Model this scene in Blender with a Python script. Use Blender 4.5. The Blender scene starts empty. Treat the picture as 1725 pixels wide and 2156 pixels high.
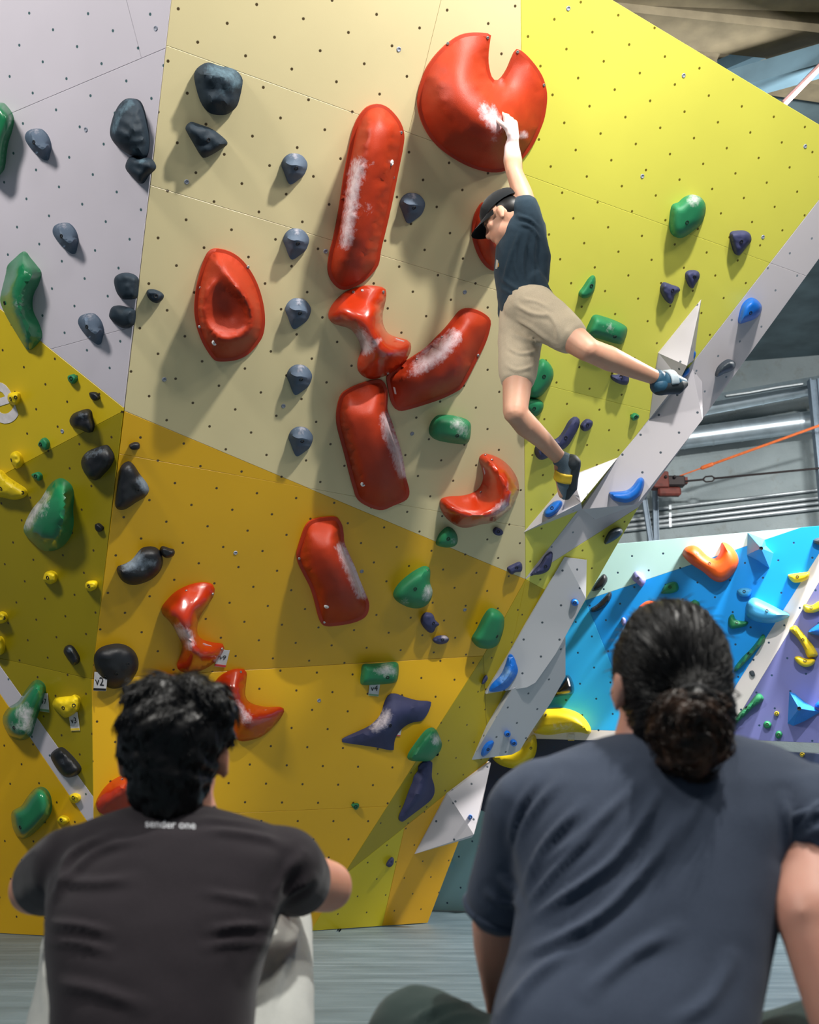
import bpy, bmesh, math, random
import numpy as np
from mathutils import Vector, Matrix, noise
from mathutils.geometry import delaunay_2d_cdt
from mathutils.bvhtree import BVHTree

random.seed(7)
SC = bpy.context.scene
COL = SC.collection

# ------------------------------------------------------------------ camera
FPX, YH, CAMH = 2500.0, 1737.0, 0.55            # focal length in px of the 1725x2156 frame, horizon row, eye height
TILT = math.atan((YH - 1078.0) / FPX)
CAM = Vector((0, 0, CAMH))
FWD = Vector((0, math.cos(TILT), math.sin(TILT)))
UPV = Vector((0, -math.sin(TILT), math.cos(TILT)))
cam_data = bpy.data.cameras.new('camera')
cam = bpy.data.objects.new('camera', cam_data)
COL.objects.link(cam)
cam.location = CAM
cam.rotation_euler = (math.pi / 2 + TILT, 0, 0)
cam_data.sensor_fit = 'VERTICAL'
cam_data.sensor_height = 36.0
cam_data.lens = FPX / 2156.0 * 36.0
cam_data.dof.use_dof = True
cam_data.dof.focus_distance = 5.3
cam_data.dof.aperture_fstop = 4.8
SC.camera = cam

# ------------------------------------------------------------------ world, exposure
w = bpy.data.worlds.new('world'); SC.world = w; w.use_nodes = True
w.node_tree.nodes['Background'].inputs[0].default_value = (0.62, 0.72, 0.85, 1)
w.node_tree.nodes['Background'].inputs[1].default_value = 0.2
vs = SC.view_settings
vs.view_transform = 'Standard'; vs.look = 'None'; vs.gamma = 1.0; vs.use_curve_mapping = False
vs.exposure = 0.0

# ------------------------------------------------------------------ lamps of the hall (hung from the ceiling, above the frame) and added fill lights
def tag(o, label=None, cat=None, group=None, kind=None):
    if label: o['label'] = label
    if cat: o['category'] = cat
    if group: o['group'] = group
    if kind: o['kind'] = kind
    return o

LAMPS = [  # x, y, z, size, power, aim point
    (1.12, 3.26, 3.95, 0.45, 5, (0.75, 4.6, 3.4), 'small ceiling lamp nearest the top of the climbing wall'),
    (2.34, 2.66, 4.3, 0.24, 16, (0.2, 5.3, 2.2), 'bright ceiling lamp close to the lemon side of the climbing wall'),
    (1.65, 1.9, 5.35, 0.26, 300, (0.2, 5.3, 2.2), 'ceiling lamp hung over the space before the climbing wall'),
    (-3.2, 1.0, 5.1, 1.2, 235, (-2.6, 5.0, 2.6), 'ceiling lamp hung at the left above the white wing'),
    (-0.4, 0.9, 5.2, 0.9, 32, (-0.4, 1.3, 0.6), 'ceiling lamp hung above the two seated people'),
    (3.15, 5.9, 4.5, 0.5, 640, (1.8, 8.8, 1.9), 'added fill light in front of the blue climbing wall'),  # added out of view to brighten the blue wall, no known fixture
    (2.6, 0.9, 5.1, 0.9, 66, (1.6, 1.4, 0.6), 'ceiling lamp hung above the right seated person'),
    (5.5, 10.5, 4.3, 0.9, 55, (3.8, 13.4, 1.6), 'added fill light in front of the concrete wall'),  # unseen fill, put in to lift the dark concrete behind
]
LAMP_LIGHTS = []
for (x, y, z, sz, pw, aim, lb) in LAMPS:
    ld = bpy.data.lights.new('lamp_light', 'AREA')
    ld.shape = 'RECTANGLE'; ld.size = sz; ld.size_y = sz * 0.42
    ld.energy = pw; ld.color = (1.0, 0.965, 0.9)
    lo = bpy.data.objects.new('lamp_light', ld); COL.objects.link(lo)
    lo.location = (x, y, z)
    lo.rotation_euler = (Vector(aim) - Vector((x, y, z))).to_track_quat('-Z', 'Y').to_euler()
    LAMP_LIGHTS.append((lo, lb, sz))

# ------------------------------------------------------------------ projection helpers
def ray(px, py):
    return FWD + Vector((1, 0, 0)) * ((px - 862.5) / FPX) + UPV * ((1078.0 - py) / FPX)
def at(px, py, d):
    return CAM + ray(px, py) * d
def pix(p):
    v = Vector(p) - CAM
    d = v.dot(FWD)
    return (862.5 + FPX * v.x / d, 1078.0 - FPX * v.dot(UPV) / d, d)
def floor_at(px, py, z=0.0):
    r = ray(px, py)
    return CAM + r * ((z - CAMH) / r.z)

class Plane:
    """a wall plane; n points to the camera's side; u is its level direction, v its steepest upward direction"""
    def __init__(self, p, q, r):
        p, q, r = Vector(p), Vector(q), Vector(r)
        n = (q - p).cross(r - p).normalized()
        if n.dot(CAM - p) < 0: n = -n
        self.o, self.n = p, n
        u = Vector((0, 0, 1)).cross(n)
        if u.length < 1e-6: u = Vector((1, 0, 0))
        self.u = u.normalized(); self.v = n.cross(self.u)
        if self.v.z < 0: self.v = -self.v; 
    def hit(self, px, py, h=0.0):
        r = ray(px, py)
        t = (self.o + self.n * h - CAM).dot(self.n) / r.dot(self.n)
        return CAM + r * t
    def uv(self, p):
        return ((p - self.o).dot(self.u), (p - self.o).dot(self.v))

# planes of the climbing walls, found from the bolt-hole grid, the panel seams and the foot of the walls
def minv(px, py): return 0.2009 - 2.7e-5 * (px - 450) - 3.3e-5 * (py - 350)
def mpt(px, py): return at(px, py, 1.0 / minv(px, py))
M = Plane(mpt(450, 350), mpt(1100, 300), mpt(700, 1200))
pV0, pTOP, pCOR, pP1, pQ, pA, pE = (193, 1430), (421, -523), (1868, 348), (1345, 1068), (1222, 1283), (1107, 1220), (1018, 1381)
V0, E_ = M.hit(*pV0), M.hit(*pE)
# left wing: level lines run to (-3540, 1737)
lv = ray(-3540, 1737).normalized()
W = Plane(V0, M.hit(*pTOP), V0 + lv)
O2 = Plane(V0, E_, floor_at(655, 1960))
def on_floor(pl, px, z=0.0):
    lo, hi = 1745.0, 2600.0
    for _ in range(50):
        m = (lo + hi) / 2
        if pl.hit(px, m).z > z: lo = m
        else: hi = m
    return (px, (lo + hi) / 2)
pV0b = on_floor(O2, 200)
W2 = Plane(V0, W.hit(0, 1386), O2.hit(*pV0b))
pP4 = (722, 1845); pP3 = (942, 1670); pP2 = (1028, 1601.6)
LB = Plane(floor_at(655, 1960), floor_at(901, 1943), O2.hit(*pP4))
S = Plane(E_, LB.hit(*pP4), LB.hit(*pP2))
S3 = Plane(E_, M.hit(*pA), LB.hit(*pP2))
S2 = Plane(M.hit(*pA), M.hit(*pQ), LB.hit(*pP2))
bw0, bw1 = floor_at(1000, 1919), floor_at(1615, 1936)
bwdir = (bw1 - bw0).normalized()
bwn = Vector((bwdir.y, -bwdir.x, 0))
if bwn.y > 0: bwn = -bwn
BW = Plane(bw0, bw1, bw0 + Vector((0, 0, 1)) + bwn * 0.14)

# ------------------------------------------------------------------ crops used while measuring: origin and scale
CR = dict(c1=(0, 0, 2.875), c2=(550, 0, 2.875), c3=(1125, 0, 2.875), c4=(0, 500, 2.875), c5=(550, 500, 2.875), c6=(1050, 550, 2.5556),
          c7=(0, 1000, 2.875), c8=(550, 1000, 2.875), d1=(1125, 1050, 2.875), d2=(0, 1350, 2.4643), d3=(600, 1450, 3.45),
          d4=(950, 1200, 2.2258), d5=(980, 230, 5.26), d6=(1000, 550, 3.45), d7=(1300, 0, 4.0588), d8=(1300, 650, 4.0588), px=(0, 0, 1.0))
def cv(c, pts):
    ox, oy, s = CR[c]
    return [(ox + p[0] / s, oy + p[1] / s) + tuple(p[2:]) for p in pts]

# ------------------------------------------------------------------ materials
def lin(c):
    return tuple((v / 255 / 12.92 if v / 255 <= 0.04045 else ((v / 255 + 0.055) / 1.055) ** 2.4) for v in c)
MATS = {}
class NT:
    def __init__(self, name):
        self.m = bpy.data.materials.new(name); self.m.use_nodes = True
        self.t = self.m.node_tree; self.t.nodes.clear()
        self.out = self.n('ShaderNodeOutputMaterial'); self.b = self.n('ShaderNodeBsdfPrincipled')
        self.l(self.b.outputs[0], self.out.inputs[0])
    def n(self, t, **kw):
        x = self.t.nodes.new(t)
        for k, v in kw.items(): setattr(x, k, v)
        return x
    def l(self, a, b): self.t.links.new(a, b)
    def math(self, op, a, b=None, c=None, clamp=False):
        x = self.n('ShaderNodeMath', operation=op); x.use_clamp = clamp
        for i, v in enumerate((a, b, c)):
            if v is None: continue
            if isinstance(v, (int, float)): x.inputs[i].default_value = v
            else: self.l(v, x.inputs[i])
        return x.outputs[0]
    def mix(self, f, a, b):
        x = self.n('ShaderNodeMix', data_type='RGBA')
        for s, v in ((x.inputs[0], f), (x.inputs[6], a), (x.inputs[7], b)):
            if isinstance(v, (int, float)): s.default_value = v
            elif isinstance(v, tuple): s.default_value = tuple(v) + (1,) if len(v) == 3 else v
            else: self.l(v, s)
        return x.outputs[2]
    def noise(self, vec, scale, detail=2, rough=0.5):
        x = self.n('ShaderNodeTexNoise'); x.inputs['Scale'].default_value = scale
        x.inputs['Detail'].default_value = detail; x.inputs['Roughness'].default_value = rough
        if vec is not None: self.l(vec, x.inputs['Vector'])
        return x.outputs['Fac']
    def ramp(self, f, a, b):
        x = self.n('ShaderNodeMapRange'); self.l(f, x.inputs[0])
        x.inputs[1].default_value = a; x.inputs[2].default_value = b
        return x.outputs[0]
    def bump(self, hgt, strength, dist=0.01):
        x = self.n('ShaderNodeBump'); x.inputs['Strength'].default_value = strength; x.inputs['Distance'].default_value = dist
        self.l(hgt, x.inputs['Height']); self.l(x.outputs[0], self.b.inputs['Normal'])
    def coord(self, k='Object'): return self.n('ShaderNodeTexCoord').outputs[k]

def mat_panel(name, rgb, rough=0.4, holes=True, r=0.047, phase=(0.0, 0.0), hole=(70, 55, 30), wear=0.06):
    """painted, textured plywood with a grid of T-nut holes: 20 cm spacing, every other row staggered"""
    if name in MATS: return MATS[name]
    k = NT(name); c = lin(rgb)
    uv = k.n('ShaderNodeUVMap').outputs[0]
    oc = k.coord('Object')
    n1 = k.noise(oc, 1.3, 4); n2 = k.noise(oc, 260, 2)
    base = k.mix(k.ramp(n1, 0.3, 0.75), tuple(v * (1 - wear) for v in c), tuple(min(1, v * (1 + wear)) for v in c))
    hgt = k.math('MULTIPLY', n2, 0.12)
    if holes:
        sp = k.n('ShaderNodeSeparateXYZ'); k.l(uv, sp.inputs[0])
        x = k.math('MULTIPLY', sp.outputs[0], 5.0); y = k.math('MULTIPLY', sp.outputs[1], 5.0)
        p = k.math('ADD', k.math('ADD', x, y), phase[0]); q = k.math('ADD', k.math('SUBTRACT', x, y), phase[1])
        dp = k.math('SUBTRACT', k.math('FRACT', p), 0.5); dq = k.math('SUBTRACT', k.math('FRACT', q), 0.5)
        dd = k.math('SQRT', k.math('ADD', k.math('MULTIPLY', dp, dp), k.math('MULTIPLY', dq, dq)))
        mask = k.math('SUBTRACT', 1.0, k.ramp(dd, r * 0.75, r * 1.1), clamp=True)
        base = k.mix(mask, base, lin(hole))
        hgt = k.math('SUBTRACT', hgt, k.math('MULTIPLY', mask, 0.6))
    k.l(base, k.b.inputs['Base Color'])
    k.b.inputs['Roughness'].default_value = rough
    k.bump(hgt, 0.25, 0.004)
    MATS[name] = k.m
    return k.m

def mat_hold(name, rgb, rough=0.55, spec=0.5, grain=0.35, coat=0.0, chalk=(225, 215, 222)):
    if name in MATS: return MATS[name]
    k = NT(name); c = lin(rgb); oc = k.coord('Object')
    n1 = k.noise(oc, 9, 4); n2 = k.noise(oc, 420, 2)
    base = k.mix(k.ramp(n1, 0.3, 0.8), tuple(v * 0.86 for v in c), tuple(min(1, v * 1.12) for v in c))
    at_ = k.n('ShaderNodeAttribute', attribute_name='chalk').outputs['Fac']
    br = k.noise(oc, 45, 6, 0.75)
    mk = k.ramp(k.math('ADD', k.math('MULTIPLY', at_, 0.9), k.math('MULTIPLY', k.math('SUBTRACT', br, 0.5), 1.7)), 0.25, 1.0)
    mk = k.math('MULTIPLY', k.math('MULTIPLY', mk, k.ramp(at_, 0.0, 0.3)), 0.75, clamp=True)
    base = k.mix(mk, base, lin(chalk))
    k.l(base, k.b.inputs['Base Color'])
    rr = k.math('ADD', k.math('MULTIPLY', mk, 0.9 - rough), rough)
    k.l(rr, k.b.inputs['Roughness'])
    k.b.inputs['Specular IOR Level'].default_value = spec
    k.b.inputs['Coat Weight'].default_value = coat; k.b.inputs['Coat Roughness'].default_value = 0.12
    k.bump(n2, grain, 0.002)
    MATS[name] = k.m
    return k.m

def mat_plain(name, rgb, rough=0.5, metal=0.0, nscale=30, namt=0.12, bump=0.0, emit=None, es=1.0, sss=0.0):
    if name in MATS: return MATS[name]
    k = NT(name); c = lin(rgb); oc = k.coord('Object')
    n1 = k.noise(oc, nscale, 4)
    base = k.mix(k.ramp(n1, 0.3, 0.7), tuple(v * (1 - namt) for v in c), tuple(min(1, v * (1 + namt)) for v in c))
    k.l(base, k.b.inputs['Base Color'])
    k.b.inputs['Roughness'].default_value = rough; k.b.inputs['Metallic'].default_value = metal
    if sss: 
        k.b.inputs['Subsurface Weight'].default_value = sss
        k.b.inputs['Subsurface Radius'].default_value = (0.012, 0.005, 0.003)
    if bump: k.bump(n1, bump, 0.01)
    if emit:
        k.b.inputs['Emission Color'].default_value = lin(emit) + (1,); k.b.inputs['Emission Strength'].default_value = es
    MATS[name] = k.m
    return k.m

# ------------------------------------------------------------------ mesh helpers
def obj(name, me, mat, parent=None, loc=None):
    o = bpy.data.objects.new(name, me); COL.objects.link(o)
    if mat is not None:
        me.materials.clear(); me.materials.append(mat)
    if parent is not None: o.parent = parent
    if loc is not None: o.location = loc
    return o
def empty(name, loc=(0, 0, 0)):
    o = bpy.data.objects.new(name, None); COL.objects.link(o); o.location = loc
    o.empty_display_size = 0.05
    return o
def mesh_of(bm, name='mesh', smooth=None):
    bmesh.ops.recalc_face_normals(bm, faces=bm.faces)
    me = bpy.data.meshes.new(name); bm.to_mesh(me); bm.free()
    if smooth is not None: shade(me, smooth)
    return me
def shade(me, ang=math.radians(40)):
    bm = bmesh.new(); bm.from_mesh(me)
    for f in bm.faces: f.smooth = True
    for e in bm.edges:
        e.smooth = not (len(e.link_faces) != 2 or e.calc_face_angle(0) > ang)
    bm.to_mesh(me); bm.free()
def shift(me, off):
    me.transform(Matrix.Translation(-Vector(off)))
def tri_area(p):
    return 0.5 * sum(p[i][0] * p[(i + 1) % len(p)][1] - p[(i + 1) % len(p)][0] * p[i][1] for i in range(len(p)))
def centroid(p):
    n = len(p); return (sum(a[0] for a in p) / n, sum(a[1] for a in p) / n)
def split(poly, a, b):
    """cut a convex polygon by the line a-b: (left pieces, right pieces)"""
    def side(p): return (b[0] - a[0]) * (p[1] - a[1]) - (b[1] - a[1]) * (p[0] - a[0])
    L, R = [], []
    for i in range(len(poly)):
        p, q = poly[i], poly[(i + 1) % len(poly)]
        sp, sq = side(p), side(q)
        if sp >= 0: L.append(p)
        if sp <= 0: R.append(p)
        if sp * sq < 0:
            t = sp / (sp - sq); m = (p[0] + t * (q[0] - p[0]), p[1] + t * (q[1] - p[1]))
            L.append(m); R.append(m)
    ok = lambda g: len(g) > 2 and abs(tri_area(g)) > 30
    return [g for g in (L, R) if ok(g)]
def cut(pieces, a, b):
    out = []
    for p in pieces: out += split(p, a, b)
    return out
def above(p, a, b):
    """is point p above the (not upright) line a-b in the picture"""
    y = a[1] + (b[1] - a[1]) * (p[0] - a[0]) / (b[0] - a[0])
    return p[1] < y
def board(poly, pl, mat, parent, name='panel', thick=0.03, gap=0.0004, h=0.0):
    """one plywood board: polygon traced on the wall plane, shrunk by a joint gap, with thickness and a small bevel"""
    P3 = [pl.hit(*p) for p in poly]
    q = [pl.uv(p) for p in P3]
    if tri_area(q) < 0: q.reverse()
    n = len(q)
    ins = []
    for g in (gap, gap + 0.0014):
        r = []
        for i in range(n):
            a, b, c = Vector(q[i - 1]), Vector(q[i]), Vector(q[(i + 1) % n])
            e1, e2 = (b - a).normalized(), (c - b).normalized()
            n1, n2 = Vector((-e1.y, e1.x)), Vector((-e2.y, e2.x))
            m = (n1 + n2); m = m / max(0.15, m.length_squared / 2) / 2 * 1.0 if m.length > 1e-6 else n1
            k = m * 2 / 2
            d = 1.0 + n1.dot(n2)
            off = (n1 + n2) / max(d, 0.2) * g
            r.append(b + off)
        ins.append(r)
    bm = bmesh.new(); uvl = bm.loops.layers.uv.new('UVMap')
    def V(p, z): return bm.verts.new(pl.o + pl.u * p[0] + pl.v * p[1] + pl.n * (z + h))
    top = [V(p, 0.0) for p in ins[1]]; mid = [V(p, -0.0012) for p in ins[0]]; bot = [V(p, -thick) for p in ins[0]]
    bm.faces.new(top); bm.faces.new(bot[::-1])
    for i in range(n):
        j = (i + 1) % n
        bm.faces.new((mid[i], mid[j], top[j], top[i])); bm.faces.new((bot[i], bot[j], mid[j], mid[i]))
    for f in bm.faces:
        for l in f.loops: l[uvl].uv = pl.uv(l.vert.co)
    me = mesh_of(bm, name)
    return obj(name, me, mat, parent)

def tube_bm(bm, pts, radii, seg=12, flat=None, cap=True):
    """round tube with domed ends along points"""
    pts = [Vector(p) for p in pts]
    if isinstance(radii, (int, float)): radii = [radii] * len(pts)
    P, R = list(pts), list(radii)
    if cap:
        d0 = (pts[0] - pts[1]).normalized(); d1 = (pts[-1] - pts[-2]).normalized()
        for s in (0.5, 0.85, 0.99):
            P.insert(0, pts[0] + d0 * radii[0] * s); R.insert(0, radii[0] * math.sqrt(1 - s * s))
            P.append(pts[-1] + d1 * radii[-1] * s); R.append(radii[-1] * math.sqrt(1 - s * s))
    rings = []; ref = None
    for i, p in enumerate(P):
        t = (P[min(i + 1, len(P) - 1)] - P[max(i - 1, 0)]).normalized()
        if ref is None:
            ref = t.orthogonal().normalized() if flat is None else (Vector(flat) - t * Vector(flat).dot(t)).normalized()
        else:
            ref = (ref - t * ref.dot(t)).normalized()
        b = t.cross(ref)
        rings.append([bm.verts.new(p + (ref * math.cos(2 * math.pi * k / seg) + b * math.sin(2 * math.pi * k / seg)) * R[i]) for k in range(seg)])
    for a, b in zip(rings, rings[1:]):
        for k in range(seg):
            bm.faces.new((a[k], a[(k + 1) % seg], b[(k + 1) % seg], b[k]))
    bm.faces.new(rings[0][::-1]); bm.faces.new(rings[-1])
def box_bm(bm, c, sx, sy, sz, rot=None):
    m = Matrix.Translation(Vector(c)) @ (rot.to_4x4() if rot is not None else Matrix()) @ Matrix.Diagonal((sx, sy, sz, 1))
    return bmesh.ops.create_cube(bm, size=1.0, matrix=m)['verts']
def beam_bm(bm, a, b, w, h, up=(0, 0, 1)):
    a, b = Vector(a), Vector(b); t = (b - a).normalized()
    s = t.cross(Vector(up)).normalized(); u = s.cross(t)
    rot = Matrix((s, t, u)).transposed()
    return box_bm(bm, (a + b) / 2, w, (b - a).length, h, rot)
# ================================================================== THE SETTING
# paint
TAN = mat_panel('paint_tan', (206, 193, 150), phase=(0.05, 0.62))
YEL = mat_panel('paint_lemon', (210, 206, 84), phase=(0.05, 0.62), hole=(104, 90, 14))
ORA = mat_panel('paint_amber', (208, 160, 12), phase=(0.05, 0.62))
BAND = mat_panel('paint_white_band', (196, 190, 194), phase=(0.05, 0.62), hole=(120, 130, 140))
WHI = mat_panel('paint_lilac_white', (196, 190, 200), phase=(0.1, 0.4), hole=(60, 90, 95))
YLL = mat_panel('paint_left_yellow', (206, 178, 28), phase=(0.1, 0.4))
OLI = mat_panel('paint_olive', (148, 132, 8), phase=(0.1, 0.4))
ORL = mat_panel('paint_amber_low', (214, 166, 14), phase=(0.3, 0.2))
SOL = mat_panel('paint_olive_strip', (166, 147, 10), phase=(0.3, 0.2), r=0.04)
LEM = mat_panel('paint_low_lemon', (206, 187, 20), phase=(0.3, 0.2), r=0.04)
AMB = mat_panel('paint_low_amber', (220, 163, 6), phase=(0.3, 0.2), r=0.04)
EDGE = mat_plain('plywood_edge', (120, 100, 70))

wall_main = tag(empty('wall_main', M.hit(*pV0)), 'steep overhanging climbing wall in tan, lemon and amber panels', kind='structure')
wall_left = tag(empty('wall_left', W.hit(*pV0)), 'left climbing wall wing in white, yellow and olive panels', kind='structure')
wall_right = tag(empty('wall_right', LB.hit(901, 1940)), 'narrow receding climbing wall face in olive and amber', kind='structure')
def bpar(o, par):
    o.location = -par.location; return o
seam1 = ((357, 98), (1620, 553)); seam2 = ((323, 392), (995, 596)); seam3 = ((1161, 814), (1367, 865)); seam4 = ((254, 956), (1106, 1110))
tyl = ((1097, 0), (1107, 1220)); bandl = ((1725, 421), (1109, 1215))
up = [(262, 865), pTOP, pCOR, pP1, pA]
pc = cut([up], *tyl); pc = cut(pc, *bandl); pc = cut(pc, *seam1)
fin = []
for p in pc:
    c = centroid(p)
    if c[0] < 1100:                       # tan side
        q = cut([p], *seam2); q = cut(q, *seam4)
        for g in q:
            cc = centroid(g)
            if above(cc, *seam1): fin += cut([g], (929, 0), (880, 200))
            else: fin.append(g)
    elif above(c, *bandl): fin += cut([p], *seam3)
    else: fin.append(p)
for p in fin:
    c = centroid(p)
    m = TAN if c[0] < 1101 else (YEL if above(c, *bandl) else BAND)
    bpar(board(p, M, m, wall_main), wall_main)
for p in cut([[(262, 865), pA, pE, pV0]], *seam4): bpar(board(p, M, ORA, wall_main), wall_main)
bpar(board([pA, pP1, pQ], M, YEL, wall_main), wall_main)
# lower, nearly upright amber face
pO2 = [pV0, pE, pP4, (655, 1960), pV0b]
for p in cut([pO2], (0, 1735), (760, 1700)):
    bpar(board(p, O2, ORL, wall_main), wall_main)
# left wing
wl1 = ((266, 863), (0, 650)); wl2 = ((261, 865), (0, 1003))
ws1 = ((20, 240), (357, 98)); ws2 = ((115, 733), (254, 695))
fold = ((193, 1430), (0, 1386))
lw = split([pV0, pTOP, (-420, -523), (-420, 1600)], *fold)
lw = [p for p in lw if above(centroid(p), *fold)]
for p in lw:
    white = split(p, *wl1)
    for g in white:
        if above(centroid(g), *wl1):
            for x in cut(cut([g], *ws1), *ws2):
                if above(centroid(x), *ws1): 
                    for y in cut([x], (266, 0), (297, 120)): bpar(board(y, W, WHI, wall_left), wall_left)
                else: bpar(board(x, W, WHI, wall_left), wall_left)
        else:
            for x in cut([g], *wl2):
                bpar(board(x, W, YLL if above(centroid(x), *wl2) else OLI, wall_left), wall_left)
# lower left face with its white stripe
low = [pV0, (-300, 1386 - 300 * 44 / 193), on_floor(W2, -300), pV0b]
sA, sB = ((0, 1402), (197, 1679)), ((0, 1461), (170, 1710))
for p in cut(cut([low], *sA), *sB):
    c = centroid(p)
    if above(c, *sA): m = OLI
    elif above(c, *sB): m = WHI
    else: m = ORL
    bpar(board(p, W2, m, wall_left), wall_left)
# receding strip on the right, and the low face under it
bpar(board([pE, pP2, pP4], S, SOL, wall_right), wall_right)
bpar(board([pE, pA, pP2], S3, SOL, wall_right), wall_right)
bpar(board([pA, pQ, pP2], S2, SOL, wall_right), wall_right)
lbp = [pP4, pP2, (965, 1775), (901, 1943), (655, 1960)]
for p in cut([lbp], (852, 1743), (806, 1946)):
    c = centroid(p)
    bpar(board(p, LB, LEM if c[0] < 838 and c[1] > 1780 else AMB, wall_right), wall_right)
# painted letter on the left wing: only its right end shows at the edge of the photograph
def text_mesh(txt, size=1.0, extrude=0.0, res=6, shear=0.0, bold=0.0):
    cu = bpy.data.curves.new('text', 'FONT'); cu.body = txt; cu.size = size; cu.extrude = extrude; cu.resolution_u = res
    cu.align_x = 'CENTER'; cu.align_y = 'CENTER'; cu.shear = shear; cu.offset = bold
    o = bpy.data.objects.new('text', cu); COL.objects.link(o)
    dg = bpy.context.evaluated_depsgraph_get(); me = bpy.data.meshes.new_from_object(o.evaluated_get(dg))
    bpy.data.objects.remove(o); bpy.data.curves.remove(cu)
    return me
LETTER = mat_plain('white_letter_paint', (214, 208, 212), 0.5)
me = text_mesh('e', 0.40, 0.001, bold=0.006)
o = obj('letter', me, LETTER, wall_left)
c = W.hit(-2, 836)
dirx = (W.hit(60, 815) - W.hit(0, 835)).normalized(); diry = W.n.cross(dirx)
if diry.z < 0: diry = -diry
mm = Matrix((dirx, diry, W.n)).transposed().to_4x4(); mm.translation = c + W.n * 0.0015 - wall_left.location
o.matrix_local = mm
# zinc screw heads here and there in the panels
ZINC = mat_plain('zinc_screw', (136, 142, 156), 0.6, 0.1)
def disc(pl, px, py, r, h=0.003, seg=10):
    bm = bmesh.new()
    c0 = pl.hit(px, py)
    a = [bm.verts.new(pl.u * r * math.cos(2 * math.pi * k / seg) + pl.v * r * math.sin(2 * math.pi * k / seg)) for k in range(seg)]
    b = [bm.verts.new(v.co * 0.75 + pl.n * h) for v in a]
    c = [bm.verts.new(v.co * 0.35 + pl.n * h * 0.2) for v in a]
    for k in range(seg):
        j = (k + 1) % seg
        bm.faces.new((a[k], a[j], b[j], b[k])); bm.faces.new((b[k], b[j], c[j], c[k]))
    bm.faces.new(c)
    return mesh_of(bm), c0
for pl, par, pts in ((M, wall_main, [(840, 104), (393, 383), (686, 529), (346, 799), (597, 855), (868, 913), (979, 615), (496, 1164), (762, 1203), (979, 1284), (1197, 18), (1440, 159), (1353, 371), (1696, 308), (1607, 499)]),
                     (W, wall_left, [(181, 273), (328, 60), (131, 908)]), (O2, wall_main, [(672, 1475), (613, 1764)])):
    for p in pts:
        me, c0 = disc(pl, *p, 0.011); obj('screw', me, ZINC, par, c0 - par.location)

# ------------------------------------------------------------------ floor of crash mats
def mat_floor():
    k = NT('mat_vinyl'); oc = k.coord('Object')
    mp = k.n('ShaderNodeMapping'); mp.inputs['Scale'].default_value = (0.5, 5.0, 1); mp.inputs['Rotation'].default_value = (0, 0, 0.06); k.l(oc, mp.inputs[0])
    st = k.noise(mp.outputs[0], 2.2, 6, 0.65); n2 = k.noise(oc, 3, 5); n3 = k.noise(oc, 160, 2)
    a = k.mix(k.ramp(n2, 0.3, 0.7), lin((74, 90, 98)), lin((90, 106, 114)))
    a = k.mix(k.math('MULTIPLY', k.ramp(st, 0.5, 0.75), 0.55), a, lin((124, 138, 146)))
    a = k.mix(k.math('MULTIPLY', k.ramp(st, 0.47, 0.3), 0.45), a, lin((50, 64, 72)))
    k.l(a, k.b.inputs['Base Color']); k.b.inputs['Roughness'].default_value = 0.45
    k.bump(k.math('ADD', n3, k.math('MULTIPLY', st, 1.5)), 0.15, 0.006)
    return k.m
MATF = mat_floor()
floor = tag(empty('floor', (0, 4, 0)), 'grey blue vinyl crash mat floor before the climbing walls', kind='structure')
def slab(name, pts, z0, z1, mat, parent, off):
    bm = bmesh.new()
    b = [bm.verts.new((p[0], p[1], z0)) for p in pts]; t = [bm.verts.new((p[0], p[1], z1)) for p in pts]
    bm.faces.new(t); bm.faces.new(b[::-1])
    for i in range(len(pts)):
        j = (i + 1) % len(pts); bm.faces.new((b[i], b[j], t[j], t[i]))
    bmesh.ops.recalc_face_normals(bm, faces=bm.faces)
    bmesh.ops.bevel(bm, geom=[e for e in bm.edges if all(v.co.z > z1 - 1e-5 for v in e.verts)], offset=0.008, segments=2, affect='EDGES')
    me = mesh_of(bm); shift(me, off)
    return obj(name, me, mat, parent)
F = lambda px, py: floor_at(px, py)
s0, s1, s2 = F(0, 1990), F(712, 1962), F(1615, 1984)
sd = (s2 - s1).normalized(); se = (s1 - s0).normalized()
sl = s0 - se * 4; sr = s2 + sd * 4
g = 0.006
slab('mat', [(-6, -3), (7, -3), (sr.x, sr.y - g), (s1.x, s1.y - g), (sl.x, sl.y - g)], -0.3, 0.0, MATF, floor, floor.location)
slab('mat', [(s1.x, s1.y + g), (sr.x, sr.y + g), (sr.x + 1, 15), (s1.x, 15)], -0.3, -0.004, MATF, floor, floor.location)
slab('mat', [(sl.x, sl.y + g), (s1.x - g, s1.y + g), (s1.x - g, 15), (sl.x, 15)], -0.3, -0.002, MATF, floor, floor.location)

# ------------------------------------------------------------------ the blue wall behind
B_ = dict(holes=True, r=0.05, phase=(0.2, 0.7), hole=(30, 60, 90))
CYA = mat_panel('paint_pale_cyan', (186, 226, 226), **B_)
BLU = mat_panel('paint_sky_blue', (16, 148, 236), **B_)
BL2 = mat_panel('paint_light_blue', (44, 178, 248), **B_)
PUR = mat_panel('paint_violet', (104, 108, 164), **B_)
NAV = mat_panel('paint_navy', (44, 54, 82), **B_)
AQU = mat_panel('paint_aqua', (140, 182, 194), **B_)
STR = mat_panel('paint_white_stripe', (222, 216, 216), **B_)
wall_back = tag(empty('wall_back', bw0), 'blue climbing wall with pale cyan top and violet side', kind='structure')
def bl(poly, m): bpar(board(poly, BW, m, wall_back, thick=0.05), wall_back)
topL = lambda x: 1145 + (x - 1300) * (1107 - 1145) / 425.0
cy0, cy1 = (1100, 1309), (1760, 1084)
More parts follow.
